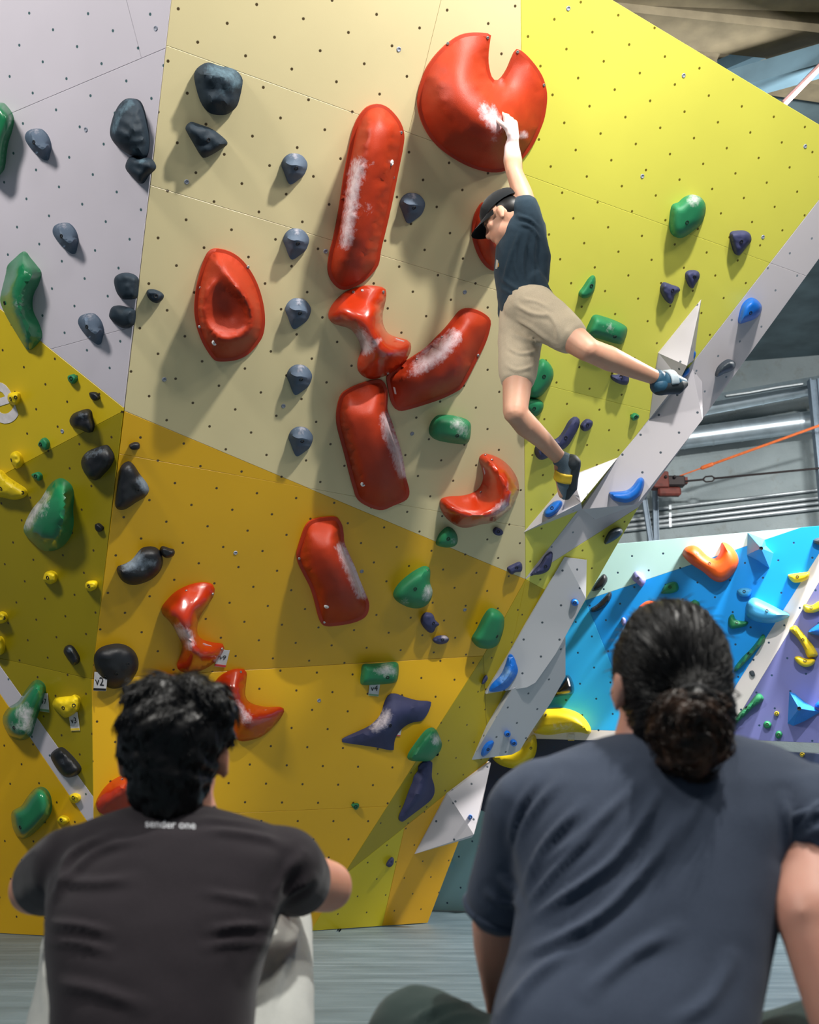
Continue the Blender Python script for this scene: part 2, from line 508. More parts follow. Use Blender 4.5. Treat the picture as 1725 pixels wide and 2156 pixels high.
xs = lambda y: 1683 - 0.627 * (y - 1231)      # left edge of the diagonal stripe
xr = lambda y: 1695 - 0.600 * (y - 1276)
BASE = lambda x: 1919 + (x - 1000) * 17 / 615.0
bl([(1080, topL(1080)), (1688, topL(1688)), (1233, 1264), (1080, 1316)], CYA)
bl([(1233, 1264), (1688, topL(1688)), (xs(1100), topL(xs(1100))), (xs(1548), 1548), (1345, 1540)], BLU)
bl([(1080, 1316), (1233, 1264), (1345, 1540), (1080, 1532)], BL2)
bl([(xs(1098), 1098), (xr(1094), 1094), (xr(1556), 1556), (xs(1548), 1548)], STR)
bl([(xr(1094), 1094), (2300, topL(2300)), (2300, 1590), (xr(1556), 1556)], PUR)
bl([(1080, 1532), (1345, 1540), (xr(1556), 1556), (xr(1556), 1578), (1345, 1562), (1080, 1554)], STR)
bl([(1000, 1552), (1345, 1562), (xr(1556), 1578), (2300, 1612), (2300, 1900), (1300, 1820), (1000, 1701)], NAV)
bl([(760, 1600), (1000, 1600), (1000, 1701), (1300, 1820), (2300, 1900), (2300, BASE(2300)), (760, BASE(760))], AQU)

# ------------------------------------------------------------------ concrete hall behind, ceiling, services
def mat_concrete():
    k = NT('concrete'); oc = k.coord('Object')
    n1 = k.noise(oc, 0.6, 6, 0.6); n2 = k.noise(oc, 5, 6, 0.7); n3 = k.noise(oc, 60, 3)
    a = k.mix(k.ramp(n1, 0.3, 0.7), lin((112, 125, 130)), lin((146, 157, 162)))
    a = k.mix(k.math('MULTIPLY', k.ramp(n2, 0.55, 0.8), 0.6), a, lin((96, 88, 72)))
    k.l(a, k.b.inputs['Base Color']); k.b.inputs['Roughness'].default_value = 0.85
    k.bump(k.math('ADD', n2, n3), 0.3, 0.02)
    return k.m
CONC = mat_concrete()
CY = 13.5; CZ = 6.0
cdir = Vector((bwdir.x, bwdir.y * 0.55, 0)).normalized()
CP = Plane(Vector((4, CY, 0)), Vector((4, CY, 0)) + cdir, Vector((4, CY, 3)))
bm = bmesh.new()
a, b = Vector((4, CY, 0)) - cdir * 14, Vector((4, CY, 0)) + cdir * 9
nn = CP.n * -0.3
vs_ = [bm.verts.new(p) for p in (a, b, b + nn, a + nn, a + Vector((0, 0, CZ)), b + Vector((0, 0, CZ)), b + nn + Vector((0, 0, CZ)), a + nn + Vector((0, 0, CZ)))]
for f in ((0, 1, 5, 4), (1, 2, 6, 5), (2, 3, 7, 6), (3, 0, 4, 7), (4, 5, 6, 7), (3, 2, 1, 0)): bm.faces.new([vs_[i] for i in f])
tag(obj('wall_concrete', mesh_of(bm), CONC), 'bare stained concrete hall wall behind the blue climbing wall', kind='structure')
CEIL = mat_plain('ceiling_boards', (80, 98, 106), 0.9, nscale=2.5, namt=0.3, bump=0.2)
bm = bmesh.new(); box_bm(bm, (1, 6, CZ + 0.1), 24, 22, 0.2)
ceiling = tag(obj('ceiling', mesh_of(bm), CEIL), 'dark hall ceiling with timber and steel beams', kind='structure')
TIMB = mat_plain('beam_timber', (108, 100, 82), 0.8, nscale=6, namt=0.25)
STEEL = mat_plain('beam_steel', (70, 94, 108), 0.6, 0.1, nscale=4, namt=0.2)
def ceil_at(px, py, z): return floor_at(px, py, z)
def trim(a, b, w, h, m, name='trim_1'):
    bm = bmesh.new(); beam_bm(bm, a, b, w, h)
    return obj(name, mesh_of(bm), m)
for i, (p, q, z, w_, h_, m) in enumerate([
        ((1250, 20), (1800, 80), 5.55, 0.30, 0.22, TIMB), ((1300, -45), (1800, -25), 5.6, 0.22, 0.2, TIMB),
        ((1540, 182), (1800, 108), 5.2, 0.16, 0.14, STEEL), ((1330, 95), (1700, -60), 5.75, 0.08, 0.1, STEEL),
        ((1480, 160), (1850, 0), 5.8, 0.07, 0.1, STEEL), ((1400, 130), (1800, 190), 5.85, 0.2, 0.15, TIMB)]):
    a, b = ceil_at(*p, z), ceil_at(*q, z)
    t = (b - a).normalized()
    tag(trim(a - t * 1.5, b + t * 1.5, w_, h_, m, 'trim_%d' % (i + 1)), kind='structure')
bm = bmesh.new(); tube_bm(bm, [ceil_at(1652, 217, 4.9), ceil_at(1800, 66, 5.3)], 0.022, 8)
o = tag(obj('conduit', mesh_of(bm, smooth=0.7), mat_plain('conduit_pink', (140, 108, 108), 0.4, 0.2)), 'thin pinkish conduit slanting up beyond the lemon wall top', 'conduit')

GALV = mat_plain('galvanised_steel', (180, 194, 204), 0.32, 0.75, nscale=7, namt=0.12)
def duct(p, q, r, label):
    a, b = p, q; t = (b - a).normalized(); n = int((b - a).length / 0.33)
    bm = bmesh.new(); tube_bm(bm, [a, b], r, 24, cap=False); shift_ = a
    me = mesh_of(bm, smooth=0.7); shift(me, a)
    o = tag(obj('air_duct', me, GALV, None, a), label, 'duct', 'ventilation ducts')
    bm = bmesh.new(); tube_bm(bm, [Vector((0, 0, 0)) - t * 0.012, t * 0.012], r * 1.035, 24, cap=False); rm = mesh_of(bm, smooth=0.7)
    for k in range(1, n): obj('seam_ring', rm, GALV, o, t * 0.33 * k)
    return o
wallpt = lambda px, py, off: CP.hit(px, py, off)
duct(wallpt(1420, 868, 0.7), wallpt(1900, 778, 0.7), 0.105, 'upper silver spiral duct running along the hall wall')
duct(wallpt(1380, 931, 0.35), wallpt(1900, 862, 0.35), 0.125, 'lower silver spiral duct below the other duct')
CND = mat_plain('conduit_grey', (176, 184, 190), 0.35, 0.5)
for y0, y1, r, lb in ((1074, 1030, 0.02, 'topmost of the parallel conduits on the concrete wall'), (1090, 1047, 0.022, 'second conduit from the top on the concrete wall'),
                      (1101, 1058, 0.022, 'third conduit from the top on the concrete wall'), (1110, 1070, 0.024, 'lowest of the parallel conduits on the concrete wall')):
    a, b = wallpt(1300, y0 + 8, 0.06), wallpt(1900, y1 - 20, 0.06)
    bm = bmesh.new(); tube_bm(bm, [a, b], r, 10); me = mesh_of(bm, smooth=0.7); shift(me, a)
    o = tag(obj('conduit', me, CND, None, a), lb, 'conduit', 'conduits on the concrete wall')
    t = (b - a).normalized()
    for k in (0.62, 2.9):
        bm = bmesh.new(); box_bm(bm, a + t * k - a, 0.03, 0.05, 0.055); obj('clamp', mesh_of(bm), CND, o)
GREY = mat_plain('painted_steel', (110, 126, 142), 0.55, 0.2)
def strut(p, q, w_, label, name='steel_column'):
    bm = bmesh.new()
    for v in (-1, 1):
        vs_ = beam_bm(bm, p + Vector((v * w_ * 0.42, 0, 0)), q + Vector((v * w_ * 0.42, 0, 0)), 0.16 * w_, w_, up=(0, 1, 0))
    beam_bm(bm, p, q, w_ * 0.8, w_ * 0.14, up=(0, 1, 0))
    me = mesh_of(bm); shift(me, p)
    return tag(obj(name, me, GREY, None, p), label, 'column')
a = wallpt(1383, 1180, 0.3); b = wallpt(1379, 1000, 0.3); strut(a, b, 0.062, 'upright grey steel post above the blue wall')
a2 = wallpt(1377, 1180, 0.45); b2 = wallpt(1352, 1020, 0.45); strut(a2, b2, 0.055, 'leaning grey steel brace beside the upright post', 'steel_brace')
a = wallpt(1745, 1140, 1.0); b = wallpt(1712, 800, 1.0); strut(a, b, 0.10, 'grey steel column at the right edge by the ducts')
# cable rail above the ducts
bm = bmesh.new(); a, b = wallpt(1500, 842, 0.9), wallpt(1900, 772, 0.9); beam_bm(bm, a, b, 0.12, 0.09); me = mesh_of(bm); shift(me, a)
o = tag(obj('steel_rail', me, mat_plain('dark_steel', (70, 84, 92), 0.5, 0.4), None, a), 'dark steel rail running above the spiral ducts', 'rail')
bm = bmesh.new(); tube_bm(bm, [wallpt(1530, 833, 1.0) - a, wallpt(1580, 826, 1.0) - a, wallpt(1640, 815, 1.0) - a, wallpt(1690, 808, 1.0) - a], 0.012, 8); obj('cable', mesh_of(bm, smooth=0.7), CND, o)
# red sheave block, orange and black tension rods
RUST = mat_plain('red_oxide', (92, 40, 34), 0.7, 0.1, nscale=14, namt=0.3)
c = wallpt(1412, 1018, 0.8)
blk = tag(empty('anchor_block', c), 'rusty red anchor block holding two tension rods', 'anchor block')
def part(name, bm, m, par, sm=None):
    me = mesh_of(bm, smooth=sm); return obj(name, me, m, par)
bm = bmesh.new(); box_bm(bm, (-0.12, 0, 0.03), 0.18, 0.16, 0.19); bmesh.ops.bevel(bm, geom=bm.edges[:], offset=0.012, affect='EDGES'); part('housing', bm, RUST, blk)
bm = bmesh.new(); box_bm(bm, (0.05, 0, 0.02), 0.22, 0.12, 0.12); bmesh.ops.bevel(bm, geom=bm.edges[:], offset=0.015, affect='EDGES'); part('clevis', bm, mat_plain('dark_iron', (40, 34, 36), 0.6, 0.4), blk)
bm = bmesh.new(); box_bm(bm, (-0.02, 0, -0.1), 0.26, 0.1, 0.1); bmesh.ops.bevel(bm, geom=bm.edges[:], offset=0.02, affect='EDGES'); part('bracket', bm, RUST, blk)
for x in (-0.17, -0.07, 0.03): 
    bm = bmesh.new(); tube_bm(bm, [(x, -0.1, 0.05), (x, 0.1, 0.05)], 0.02, 6); part('bolt', bm, mat_plain('dark_iron', (40, 34, 36)), blk)
bm = bmesh.new(); box_bm(bm, (0.16, 0, 0.03), 0.06, 0.08, 0.07); part('lug', bm, RUST, blk)
a, b = wallpt(1432, 1002, 0.8), wallpt(1900, 833, 1.6)
bm = bmesh.new(); tube_bm(bm, [a, a.lerp(b, 0.12)], 0.008, 8); tube_bm(bm, [a.lerp(b, 0.11), a.lerp(b, 0.155)], 0.024, 8); tube_bm(bm, [a.lerp(b, 0.15), b], 0.015, 8); me = mesh_of(bm, smooth=0.7); shift(me, a)
tag(obj('tension_rod', me, mat_plain('orange_rod', (206, 104, 52), 0.5), None, a), 'orange tension rod rising to the right from the anchor block', 'rod')
a, b = wallpt(1436, 1014, 0.8), wallpt(1900, 969, 1.2)
bm = bmesh.new(); tube_bm(bm, [a, a.lerp(b, 0.105)], 0.012, 8); tube_bm(bm, [a.lerp(b, 0.155), b], 0.012, 8)
for s in (-1, 1): tube_bm(bm, [a.lerp(b, 0.10), a.lerp(b, 0.115) + Vector((0, 0, 0.03 * s)), a.lerp(b, 0.145) + Vector((0, 0, 0.03 * s)), a.lerp(b, 0.16)], 0.009, 8)
me = mesh_of(bm, smooth=0.7); shift(me, a)
tag(obj('tension_rod', me, mat_plain('dark_iron', (40, 34, 36)), None, a), 'dark tension rod with a turnbuckle, nearly level', 'rod')
# lamp housings, given to the added fill lights too
HOUS = mat_plain('lamp_housing', (60, 62, 66), 0.5, 0.4); DIFF = mat_plain('lamp_diffuser', (250, 248, 240), 0.4, emit=(255, 250, 238), es=6.0)
for lo, lb, sz in LAMP_LIGHTS:
    root = tag(empty('ceiling_or_fill_lamp', lo.location), lb, 'lamp', 'ceiling lamps of the hall')
    root.rotation_euler = lo.rotation_euler; 
    lo.parent = root; lo.location = (0, 0, -0.012); lo.rotation_euler = (0, 0, 0)
    bm = bmesh.new(); box_bm(bm, (0, 0, 0.05), sz + 0.06, sz * 0.42 + 0.06, 0.07); bmesh.ops.bevel(bm, geom=bm.edges[:], offset=0.015, affect='EDGES'); part('housing', bm, HOUS, root)
    bm = bmesh.new(); box_bm(bm, (0, 0, 0.012), sz + 0.02, sz * 0.42 + 0.02, 0.012); part('diffuser', bm, DIFF, root)
# ================================================================== HOLDS
def catmull(P, closed=True, sub=5):
    n = len(P); out = []
    for i in range(n if closed else n - 1):
        g = lambda k: P[(i + k) % n] if closed else P[max(0, min(n - 1, i + k))]
        p0, p1, p2, p3 = (np.array(g(k)[:2]) for k in (-1, 0, 1, 2))
        for s in range(sub):
            t = s / sub
            out.append(0.5 * (2 * p1 + (p2 - p0) * t + (2 * p0 - 5 * p1 + 4 * p2 - p3) * t * t + (3 * p1 - p0 - 3 * p2 + p3) * t ** 3))
    if not closed: out.append(np.array(P[-1][:2]))
    return np.array(out)
def seg_dist(pts, A, B):
    """distance of every point to every segment -> min"""
    best = np.full(len(pts), 1e9)
    for a, b in zip(A, B):
        d = b - a; L = d.dot(d) + 1e-12
        t = np.clip(((pts - a) @ d) / L, 0, 1)
        q = pts - (a + t[:, None] * d)
        best = np.minimum(best, np.hypot(q[:, 0], q[:, 1]))
    return best
def inside(pts, poly):
    r = np.zeros(len(pts), bool); x, y = pts[:, 0], pts[:, 1]; n = len(poly)
    for i in range(n):
        a, b = poly[i], poly[(i + 1) % n]
        c = ((a[1] > y) != (b[1] > y)) & (x < (b[0] - a[0]) * (y - a[1]) / (b[1] - a[1] + 1e-12) + a[0])
        r ^= c
    return r

BOLT = mat_plain('bolt_hole_dark', (14, 14, 16), 0.6)
BOLT_ME = None
def bolt_mesh():
    global BOLT_ME
    if BOLT_ME is None:
        bm = bmesh.new(); seg = 12; R = []
        for r, z in ((1.0, -0.2), (1.0, 0.12), (0.8, 0.16), (0.62, 0.1), (0.55, -0.5)):
            R.append([bm.verts.new((r * math.cos(2 * math.pi * k / seg), r * math.sin(2 * math.pi * k / seg), z)) for k in range(seg)])
        for a, b in zip(R, R[1:]):
            for k in range(seg): bm.faces.new((a[k], a[(k + 1) % seg], b[(k + 1) % seg], b[k]))
        bm.faces.new(R[-1]); BOLT_ME = mesh_of(bm); BOLT_ME.materials.append(BOLT)
    return BOLT_ME
SCREW = mat_plain('steel_screw', (170, 170, 172), 0.3, 0.8)
STICK = mat_plain('white_sticker', (226, 224, 224), 0.5)

def hold(label, crop, outline, pl, mat, H=0.06, feats=(), bolts=(), screws=(), stickers=(), rings=(), chalk=(), rim=0.008, flange=0.0, smooth=True, R=0.75, power=2.0,
         ang=45, sub=4, res=13, bump=0.0, bfreq=14, name='climbing_hold', cat='climbing hold', group=None, shapeexp=1.0, peak=None, blend=4):
    out = np.array(cv(crop, outline), float)[:, :2]
    poly = catmull(out, True, sub) if smooth else out
    if not smooth:      # densify straight edges
        q = []
        for i in range(len(out)):
            for s in range(4): q.append(out[i] + (out[(i + 1) % len(out)] - out[i]) * s / 4)
        poly = np.array(q)
    if tri_area([tuple(p) for p in poly]) < 0: poly = poly[::-1]
    ext = poly.max(0) - poly.min(0)
    sp = max(ext.min() / res, ext.max() / (res * 2.2))
    if smooth:          # even spacing along the outline
        cl = np.vstack([poly, poly[:1]]); L = np.concatenate([[0], np.cumsum(np.hypot(*np.diff(cl, axis=0).T))])
        m_ = int(max(24, min(150, L[-1] / (sp * 0.85)))); lt = np.linspace(0, L[-1], m_, endpoint=False)
        poly = np.stack([np.interp(lt, L, cl[:, 0]), np.interp(lt, L, cl[:, 1])], 1)
    A, B = poly, np.roll(poly, -1, 0)
    xs = np.arange(poly[:, 0].min(), poly[:, 0].max() + sp, sp); ys = np.arange(poly[:, 1].min(), poly[:, 1].max() + sp, sp * 0.866)
    g = np.array([(x + (0.5 * sp if j % 2 else 0), y) for j, y in enumerate(ys) for x in xs])
    g = g[inside(g, poly)]
    dg = seg_dist(g, A, B); g = g[dg > sp * 0.45]
    fpts, fh, fe = [], [], []
    tall = 1.0 if group != 'red holds of the steep route' else (1.1 if 'notch' in label else 1.3)
    for ft in feats:
        ft = [p[:2] + (p[2] * tall,) for p in cv(crop, ft)]
        xy = np.array([p[:2] for p in ft]); hh = np.array([p[2] for p in ft])
        if len(ft) == 1: fpts.append(xy[0]); fh.append(hh[0]); continue
        cc = catmull(ft, False, 6); tt = np.linspace(0, len(ft) - 1, len(cc)); ch = np.interp(tt, np.arange(len(ft)), hh)
        # resample
        L = np.concatenate([[0], np.cumsum(np.hypot(*np.diff(cc, axis=0).T))]); m = max(2, int(L[-1] / (sp * 0.8)))
        lt = np.linspace(0, L[-1], m + 1)
        rx, ry, rh = np.interp(lt, L, cc[:, 0]), np.interp(lt, L, cc[:, 1]), np.interp(lt, L, ch)
        for k in range(m + 1):
            p = np.array((rx[k], ry[k]))
            if not inside(p[None], poly)[0]: continue
            fpts.append(p); fh.append(rh[k])
    if fpts:
        fp = np.array(fpts)
        dmin = np.min(np.hypot(g[:, None, 0] - fp[None, :, 0], g[:, None, 1] - fp[None, :, 1]), axis=1)
        g = g[dmin > sp * 0.55]
    nb = len(poly); nf = len(fpts)
    fl = np.zeros((0, 2))
    if flange:
        cen = poly - 0
        t = np.roll(poly, -1, 0) - np.roll(poly, 1, 0); t /= np.hypot(t[:, 0], t[:, 1])[:, None]
        nrm = np.stack([-t[:, 1], t[:, 0]], 1)
        fl = poly + nrm * flange
        keep = inside(fl, poly) & (seg_dist(fl, A, B) > flange * 0.8)
        fl = fl[keep]
        if len(g): 
            dm = np.min(np.hypot(g[:, None, 0] - fl[None, :, 0], g[:, None, 1] - fl[None, :, 1]), axis=1); g = g[dm > sp * 0.4]
        g = g[seg_dist(g, A, B) > flange]
    pts = np.concatenate([poly, np.array(fpts).reshape(-1, 2), fl, g])
    vco, ved, vfa, ov, oe, of = delaunay_2d_cdt([Vector(p) for p in pts], [], [list(range(nb))], 1, 1e-4)
    P2 = np.array([tuple(v) for v in vco])
    n = len(P2)
    hgt = np.full(n, np.nan)
    dist = seg_dist(P2, A, B); dmax = dist.max()
    isb = dist < 1e-3
    if fpts or flange:
        fixed = isb.copy(); hgt[isb] = rim
        isfl = np.zeros(n, bool)
        src = [o[0] if o else -1 for o in ov]
        for i, s_ in enumerate(src):
            if nb <= s_ < nb + nf: hgt[i] = fh[s_ - nb]; fixed[i] = True
            elif nb + nf <= s_ < nb + nf + len(fl): hgt[i] = rim * 1.3; fixed[i] = True; isfl[i] = True
        if not fpts:
            j = int(np.argmax(dist)); hgt[j] = H; fixed[j] = True
        nbr = [set() for _ in range(n)]
        for f in vfa:
            for a_, b_ in zip(f, f[1:] + f[:1]): nbr[a_].add(b_); nbr[b_].add(a_)
        I = np.concatenate([[i] * len(nbr[i]) for i in range(n)]).astype(int); J = np.concatenate([list(nbr[i]) for i in range(n)]).astype(int)
        cnt = np.bincount(I, minlength=n)
        hgt[np.isnan(hgt)] = rim
        for _ in range(160):
            av = np.bincount(I, hgt[J], n) / np.maximum(cnt, 1); hgt = np.where(fixed, hgt, av)
        for _ in range(blend):
            av = np.bincount(I, hgt[J], n) / np.maximum(cnt, 1); hgt = np.where(isb | isfl, hgt, 0.5 * hgt + 0.5 * av)
        hm = hgt.max()
        if shapeexp != 1.0: hgt = rim + (hm - rim) * np.clip((hgt - rim) / (hm - rim), 0, 1) ** shapeexp
    else:
        t = np.clip(dist / (dmax * R), 0, 1)
        hgt = rim + (H - rim) * (1 - (1 - t) ** power) ** (1 / power)
        if peak is not None:
            pk = np.array(cv(crop, [peak])[0][:2]); dd = np.hypot(P2[:, 0] - pk[0], P2[:, 1] - pk[1])
            hgt = rim + (hgt - rim) * (1.15 - 0.75 * dd / dd.max())
    if bump:
        hgt = hgt + np.where(isb, 0, 1) * np.array([bump * noise.noise(Vector((p[0] / bfreq, p[1] / bfreq, 3.1 * len(label)))) for p in P2]) * np.minimum(1, dist / (0.3 * dmax))
    bm = bmesh.new()
    P3 = [pl.hit(P2[i][0], P2[i][1], hgt[i]) for i in range(n)]
    cen = pl.hit(*poly.mean(0))
    tv = [bm.verts.new(p - cen) for p in P3]
    for f in vfa:
        try: bm.faces.new([tv[i] for i in f])
        except ValueError: pass
    # skirt down to the wall
    be = [e for e in bm.edges if len(e.link_faces) == 1]
    low = {}
    for e in be:
        for v in e.verts:
            if v not in low:
                wp = v.co + cen; low[v] = bm.verts.new(wp - pl.n * ((wp - pl.o).dot(pl.n) + 0.001) - cen)
    for e in be:
        a_, b_ = e.verts
        bm.faces.new((a_, b_, low[b_], low[a_]))
    crease = []
    if flange:
        tvi = {v: i for i, v in enumerate(tv)}
        bm.verts.index_update()
        crease = [tuple(v.index for v in e.verts) for e in bm.edges if all(v in tvi and isfl[tvi[v]] for v in e.verts)]
    me = mesh_of(bm, smooth=math.radians(ang))
    if crease:
        cs = {tuple(sorted(c)) for c in crease}
        for e in me.edges:
            if tuple(sorted(e.vertices)) in cs: e.use_edge_sharp = True
    # chalk
    att = me.attributes.new('chalk', 'FLOAT', 'POINT')
    if chalk:
        cw = cv(crop, chalk); sc = CR[crop][2]
        co = np.zeros(len(me.vertices) * 3); me.vertices.foreach_get('co', co); co = co.reshape(-1, 3)
        val = []
        for c_ in co:
            q = pix(Vector(c_) + cen); v = 0
            for i_, c in enumerate(cw):
                r1 = c[2] / sc; dd = math.hypot(q[0] - c[0], q[1] - c[1]); v = max(v, c[3] * max(0.0, 1 - dd / r1) ** 0.8)
                if i_ + 1 < len(cw):
                    e = cw[i_ + 1]; L = math.hypot(e[0] - c[0], e[1] - c[1])
                    if L < 3.2 * max(r1, e[2] / sc):
                        t_ = max(0.0, min(1.0, ((q[0] - c[0]) * (e[0] - c[0]) + (q[1] - c[1]) * (e[1] - c[1])) / (L * L + 1e-9)))
                        dd = math.hypot(q[0] - c[0] - t_ * (e[0] - c[0]), q[1] - c[1] - t_ * (e[1] - c[1]))
                        v = max(v, (c[3] * (1 - t_) + e[3] * t_) * max(0.0, 1 - dd / (r1 * (1 - t_) + e[2] / sc * t_)) ** 0.8)
            val.append(v)
        att.data.foreach_set('value', val)
    o = tag(obj(name, me, mat, None, cen), label, cat, group)
    # bits set in the surface
    def surf(p):
        p = np.array(cv(crop, [p])[0][:2]); d = np.hypot(P2[:, 0] - p[0], P2[:, 1] - p[1]); k = np.argsort(d)[:4]
        wgt = 1 / (d[k] + 0.4) ** 2; h = float((hgt[k] * wgt).sum() / wgt.sum())
        tri = [P3[i] for i in k[:3]]
        nn = (tri[1] - tri[0]).cross(tri[2] - tri[0])
        nn = nn.normalized() if nn.length > 1e-12 else pl.n
        if nn.dot(pl.n) < 0: nn = -nn
        if nn.dot(pl.n) < 0.5: nn = pl.n
        return pl.hit(p[0], p[1], h) - cen, nn
    for lst, r, m_, nm in ((bolts, 0.0095, BOLT, 'bolt_hole'), (screws, 0.007, SCREW, 'screw'), (rings, 0.013, STICK, 'washer')):
        for b_ in lst:
            c, nn = surf(b_)
            bo = bpy.data.objects.new(nm, bolt_mesh() if m_ is BOLT else screw_mesh(m_)); COL.objects.link(bo)
            bo.parent = o; bo.location = c + nn * 0.001; bo.rotation_euler = nn.to_track_quat('Z', 'Y').to_euler(); bo.scale = (r, r, r)
    for (x0, y0, x1, y1) in stickers:
        c, nn = surf(((x0 + x1) / 2, (y0 + y1) / 2)); e1, _ = surf((x0, y0)); e2, _ = surf((x1, y1))
        bm = bmesh.new(); t = (e2 - e1); L = t.length
        if L < 1e-4: continue
        beam_bm(bm, -t / 2, t / 2, 0.011, 0.0016, up=nn); s_ = obj('sticker', mesh_of(bm), STICK, o, c + nn * 0.0015)
    return o
SCREW_MES = {}
def screw_mesh(m):
    if m.name not in SCREW_MES:
        bm = bmesh.new(); seg = 10; R = []
        for r, z in ((1.0, -0.2), (1.0, 0.15), (0.75, 0.4), (0.4, 0.4), (0.35, 0.1)):
            R.append([bm.verts.new((r * math.cos(2 * math.pi * k / seg), r * math.sin(2 * math.pi * k / seg), z)) for k in range(seg)])
        for a, b in zip(R, R[1:]):
            for k in range(seg): bm.faces.new((a[k], a[(k + 1) % seg], b[(k + 1) % seg], b[k]))
        bm.faces.new(R[-1]); me = mesh_of(bm, smooth=0.8); me.materials.append(m); SCREW_MES[m.name] = me
    return SCREW_MES[m.name]

RED = mat_hold('red_matte', (164, 47, 16), 0.5, 0.35); REDG = mat_hold('red_gloss', (178, 44, 6), 0.3, 0.5, 0.05, coat=0.8)
ORG = mat_hold('orange_matte', (232, 92, 20), 0.5)
GRN = mat_hold('green_matte', (30, 122, 78), 0.55); GRG = mat_hold('green_gloss', (22, 116, 72), 0.3, 0.5, 0.05, coat=0.7)
SLA = mat_hold('slate', (30, 43, 54), 0.65, 0.3, chalk=(96, 122, 136)); GRY = mat_hold('grey_blue', (74, 90, 110), 0.65)
BLK = mat_hold('black', (20, 22, 28), 0.5, chalk=(120, 135, 150)); BLG = mat_hold('black_gloss', (14, 20, 30), 0.15, coat=0.8)
PRP = mat_hold('indigo', (54, 58, 96), 0.7); BLH = mat_hold('blue_hold', (14, 104, 200), 0.4, chalk=(150, 190, 225)); YLH = mat_hold('yellow_hold', (226, 196, 16), 0.5)
LBH = mat_hold('light_blue_hold', (70, 166, 220), 0.5); BKS = mat_hold('dark_slate', (52, 62, 72), 0.5)
GR = 'red holds of the steep route'; GK = 'dark holds of the left route'; GG = 'green holds'; GY = 'yellow holds'; GS = 'grey pointed holds'; GI = 'indigo holds'; GB = 'blue holds'; GW = 'holds on the blue wall'

# ---- red route
hold('huge round red hold with a notch, gripped by the climber', 'c2', [(1290,197),(1385,204),(1390,225),(1380,300),(1378,380),(1395,460),(1420,488),(1450,478),(1490,420),(1520,350),(1545,302),(1570,303),(1620,345),(1680,420),(1715,490),(1733,580),(1720,700),(1690,790),(1640,890),(1580,965),(1500,1025),(1420,1045),(1320,1030),(1220,990),(1110,920),(1030,840),(975,740),(950,640),(955,560),(975,480),(1010,400),(1070,320),(1140,255),(1210,212)], M, RED,
     feats=[[(1290,235,.05),(1300,420,.14),(1340,570,.21),(1410,690,.26),(1485,780,.28),(1478,850,.26),(1430,893,.24)], [(1120,400,.13),(1080,560,.17),(1130,700,.20),(1250,810,.225),(1350,870,.235)], [(1560,360,.06),(1640,470,.07),(1690,620,.06)], [(1440,560,.09),(1530,660,.10),(1590,780,.09),(1560,900,.07)]],
     screws=[(1372,228),(1130,263),(1553,315),(1712,515)], chalk=[(1380,690,75,1.3),(1430,760,60,1.3),(1350,650,50,1),(1590,815,40,1.2),(1410,840,40,.6)], flange=7, ang=62, rim=.012, res=24, group=GR, blend=22)
hold('long straight red hold, tallest bar on the tan wall', 'c2', [(705,630),(760,645),(810,690),(850,750),(868,820),(860,900),(840,1000),(800,1200),(760,1380),(730,1500),(715,1590),(690,1637),(620,1707),(540,1748),(480,1752),(430,1707),(405,1637),(415,1537),(440,1437),(475,1250),(500,1080),(530,920),(560,780),(590,710),(640,650)], M, RED,
     feats=[[(690,680,.09),(650,790,.13),(600,960,.14),(550,1200,.14),(505,1480,.13),(470,1640,.10)], [(720,675,.09),(800,760,.12),(780,900,.13),(725,1200,.13),(670,1430,.12),(600,1620,.10),(540,1690,.08)], [(700,900,.145),(640,1200,.145),(580,1450,.14)]],
     rings=[(790,985)], screws=[(848,802),(800,1075)], chalk=[(590,1000,70,1.1),(565,1120,60,1.2),(545,1250,60,1.2),(525,1380,55,1.2),(515,1470,60,1.1),(680,990,30,.5),(640,1260,60,.45)], flange=7, ang=62, rim=.012, res=18, group=GR, blend=5)
hold('teardrop red hold with a round hollow, leftmost red on tan', 'c4', [(1290,72),(1340,72),(1400,90),(1460,130),(1510,190),(1550,260),(1580,340),(1600,430),(1605,520),(1590,600),(1550,660),(1500,710),(1440,740),(1380,750),(1320,750),(1290,735),(1250,680),(1215,610),(1190,530),(1178,440),(1185,340),(1200,260),(1225,170),(1255,100)], M, RED,
     feats=[[(1300,112,.05),(1350,190,.11),(1420,290,.15),(1490,370,.16),(1525,450,.155),(1520,540,.15),(1480,590,.145),(1400,612,.145),(1300,590,.14),(1235,520,.125),(1218,430,.11),(1235,340,.10),(1290,270,.095),(1350,258,.10),(1405,285,.12)], [(1265,410,.088),(1310,320,.084),(1390,330,.095),(1480,430,.105),(1490,530,.11),(1400,585,.115),(1300,560,.105),(1255,490,.09),(1265,410,.088)], [(1350,430,.075),(1400,480,.075)], [(1300,650,.1),(1380,690,.09)]],
     rings=[(1300,636)], screws=[(1214,305),(1208,540),(1502,178)], flange=7, ang=75, rim=.012, res=28, group=GR, blend=6)
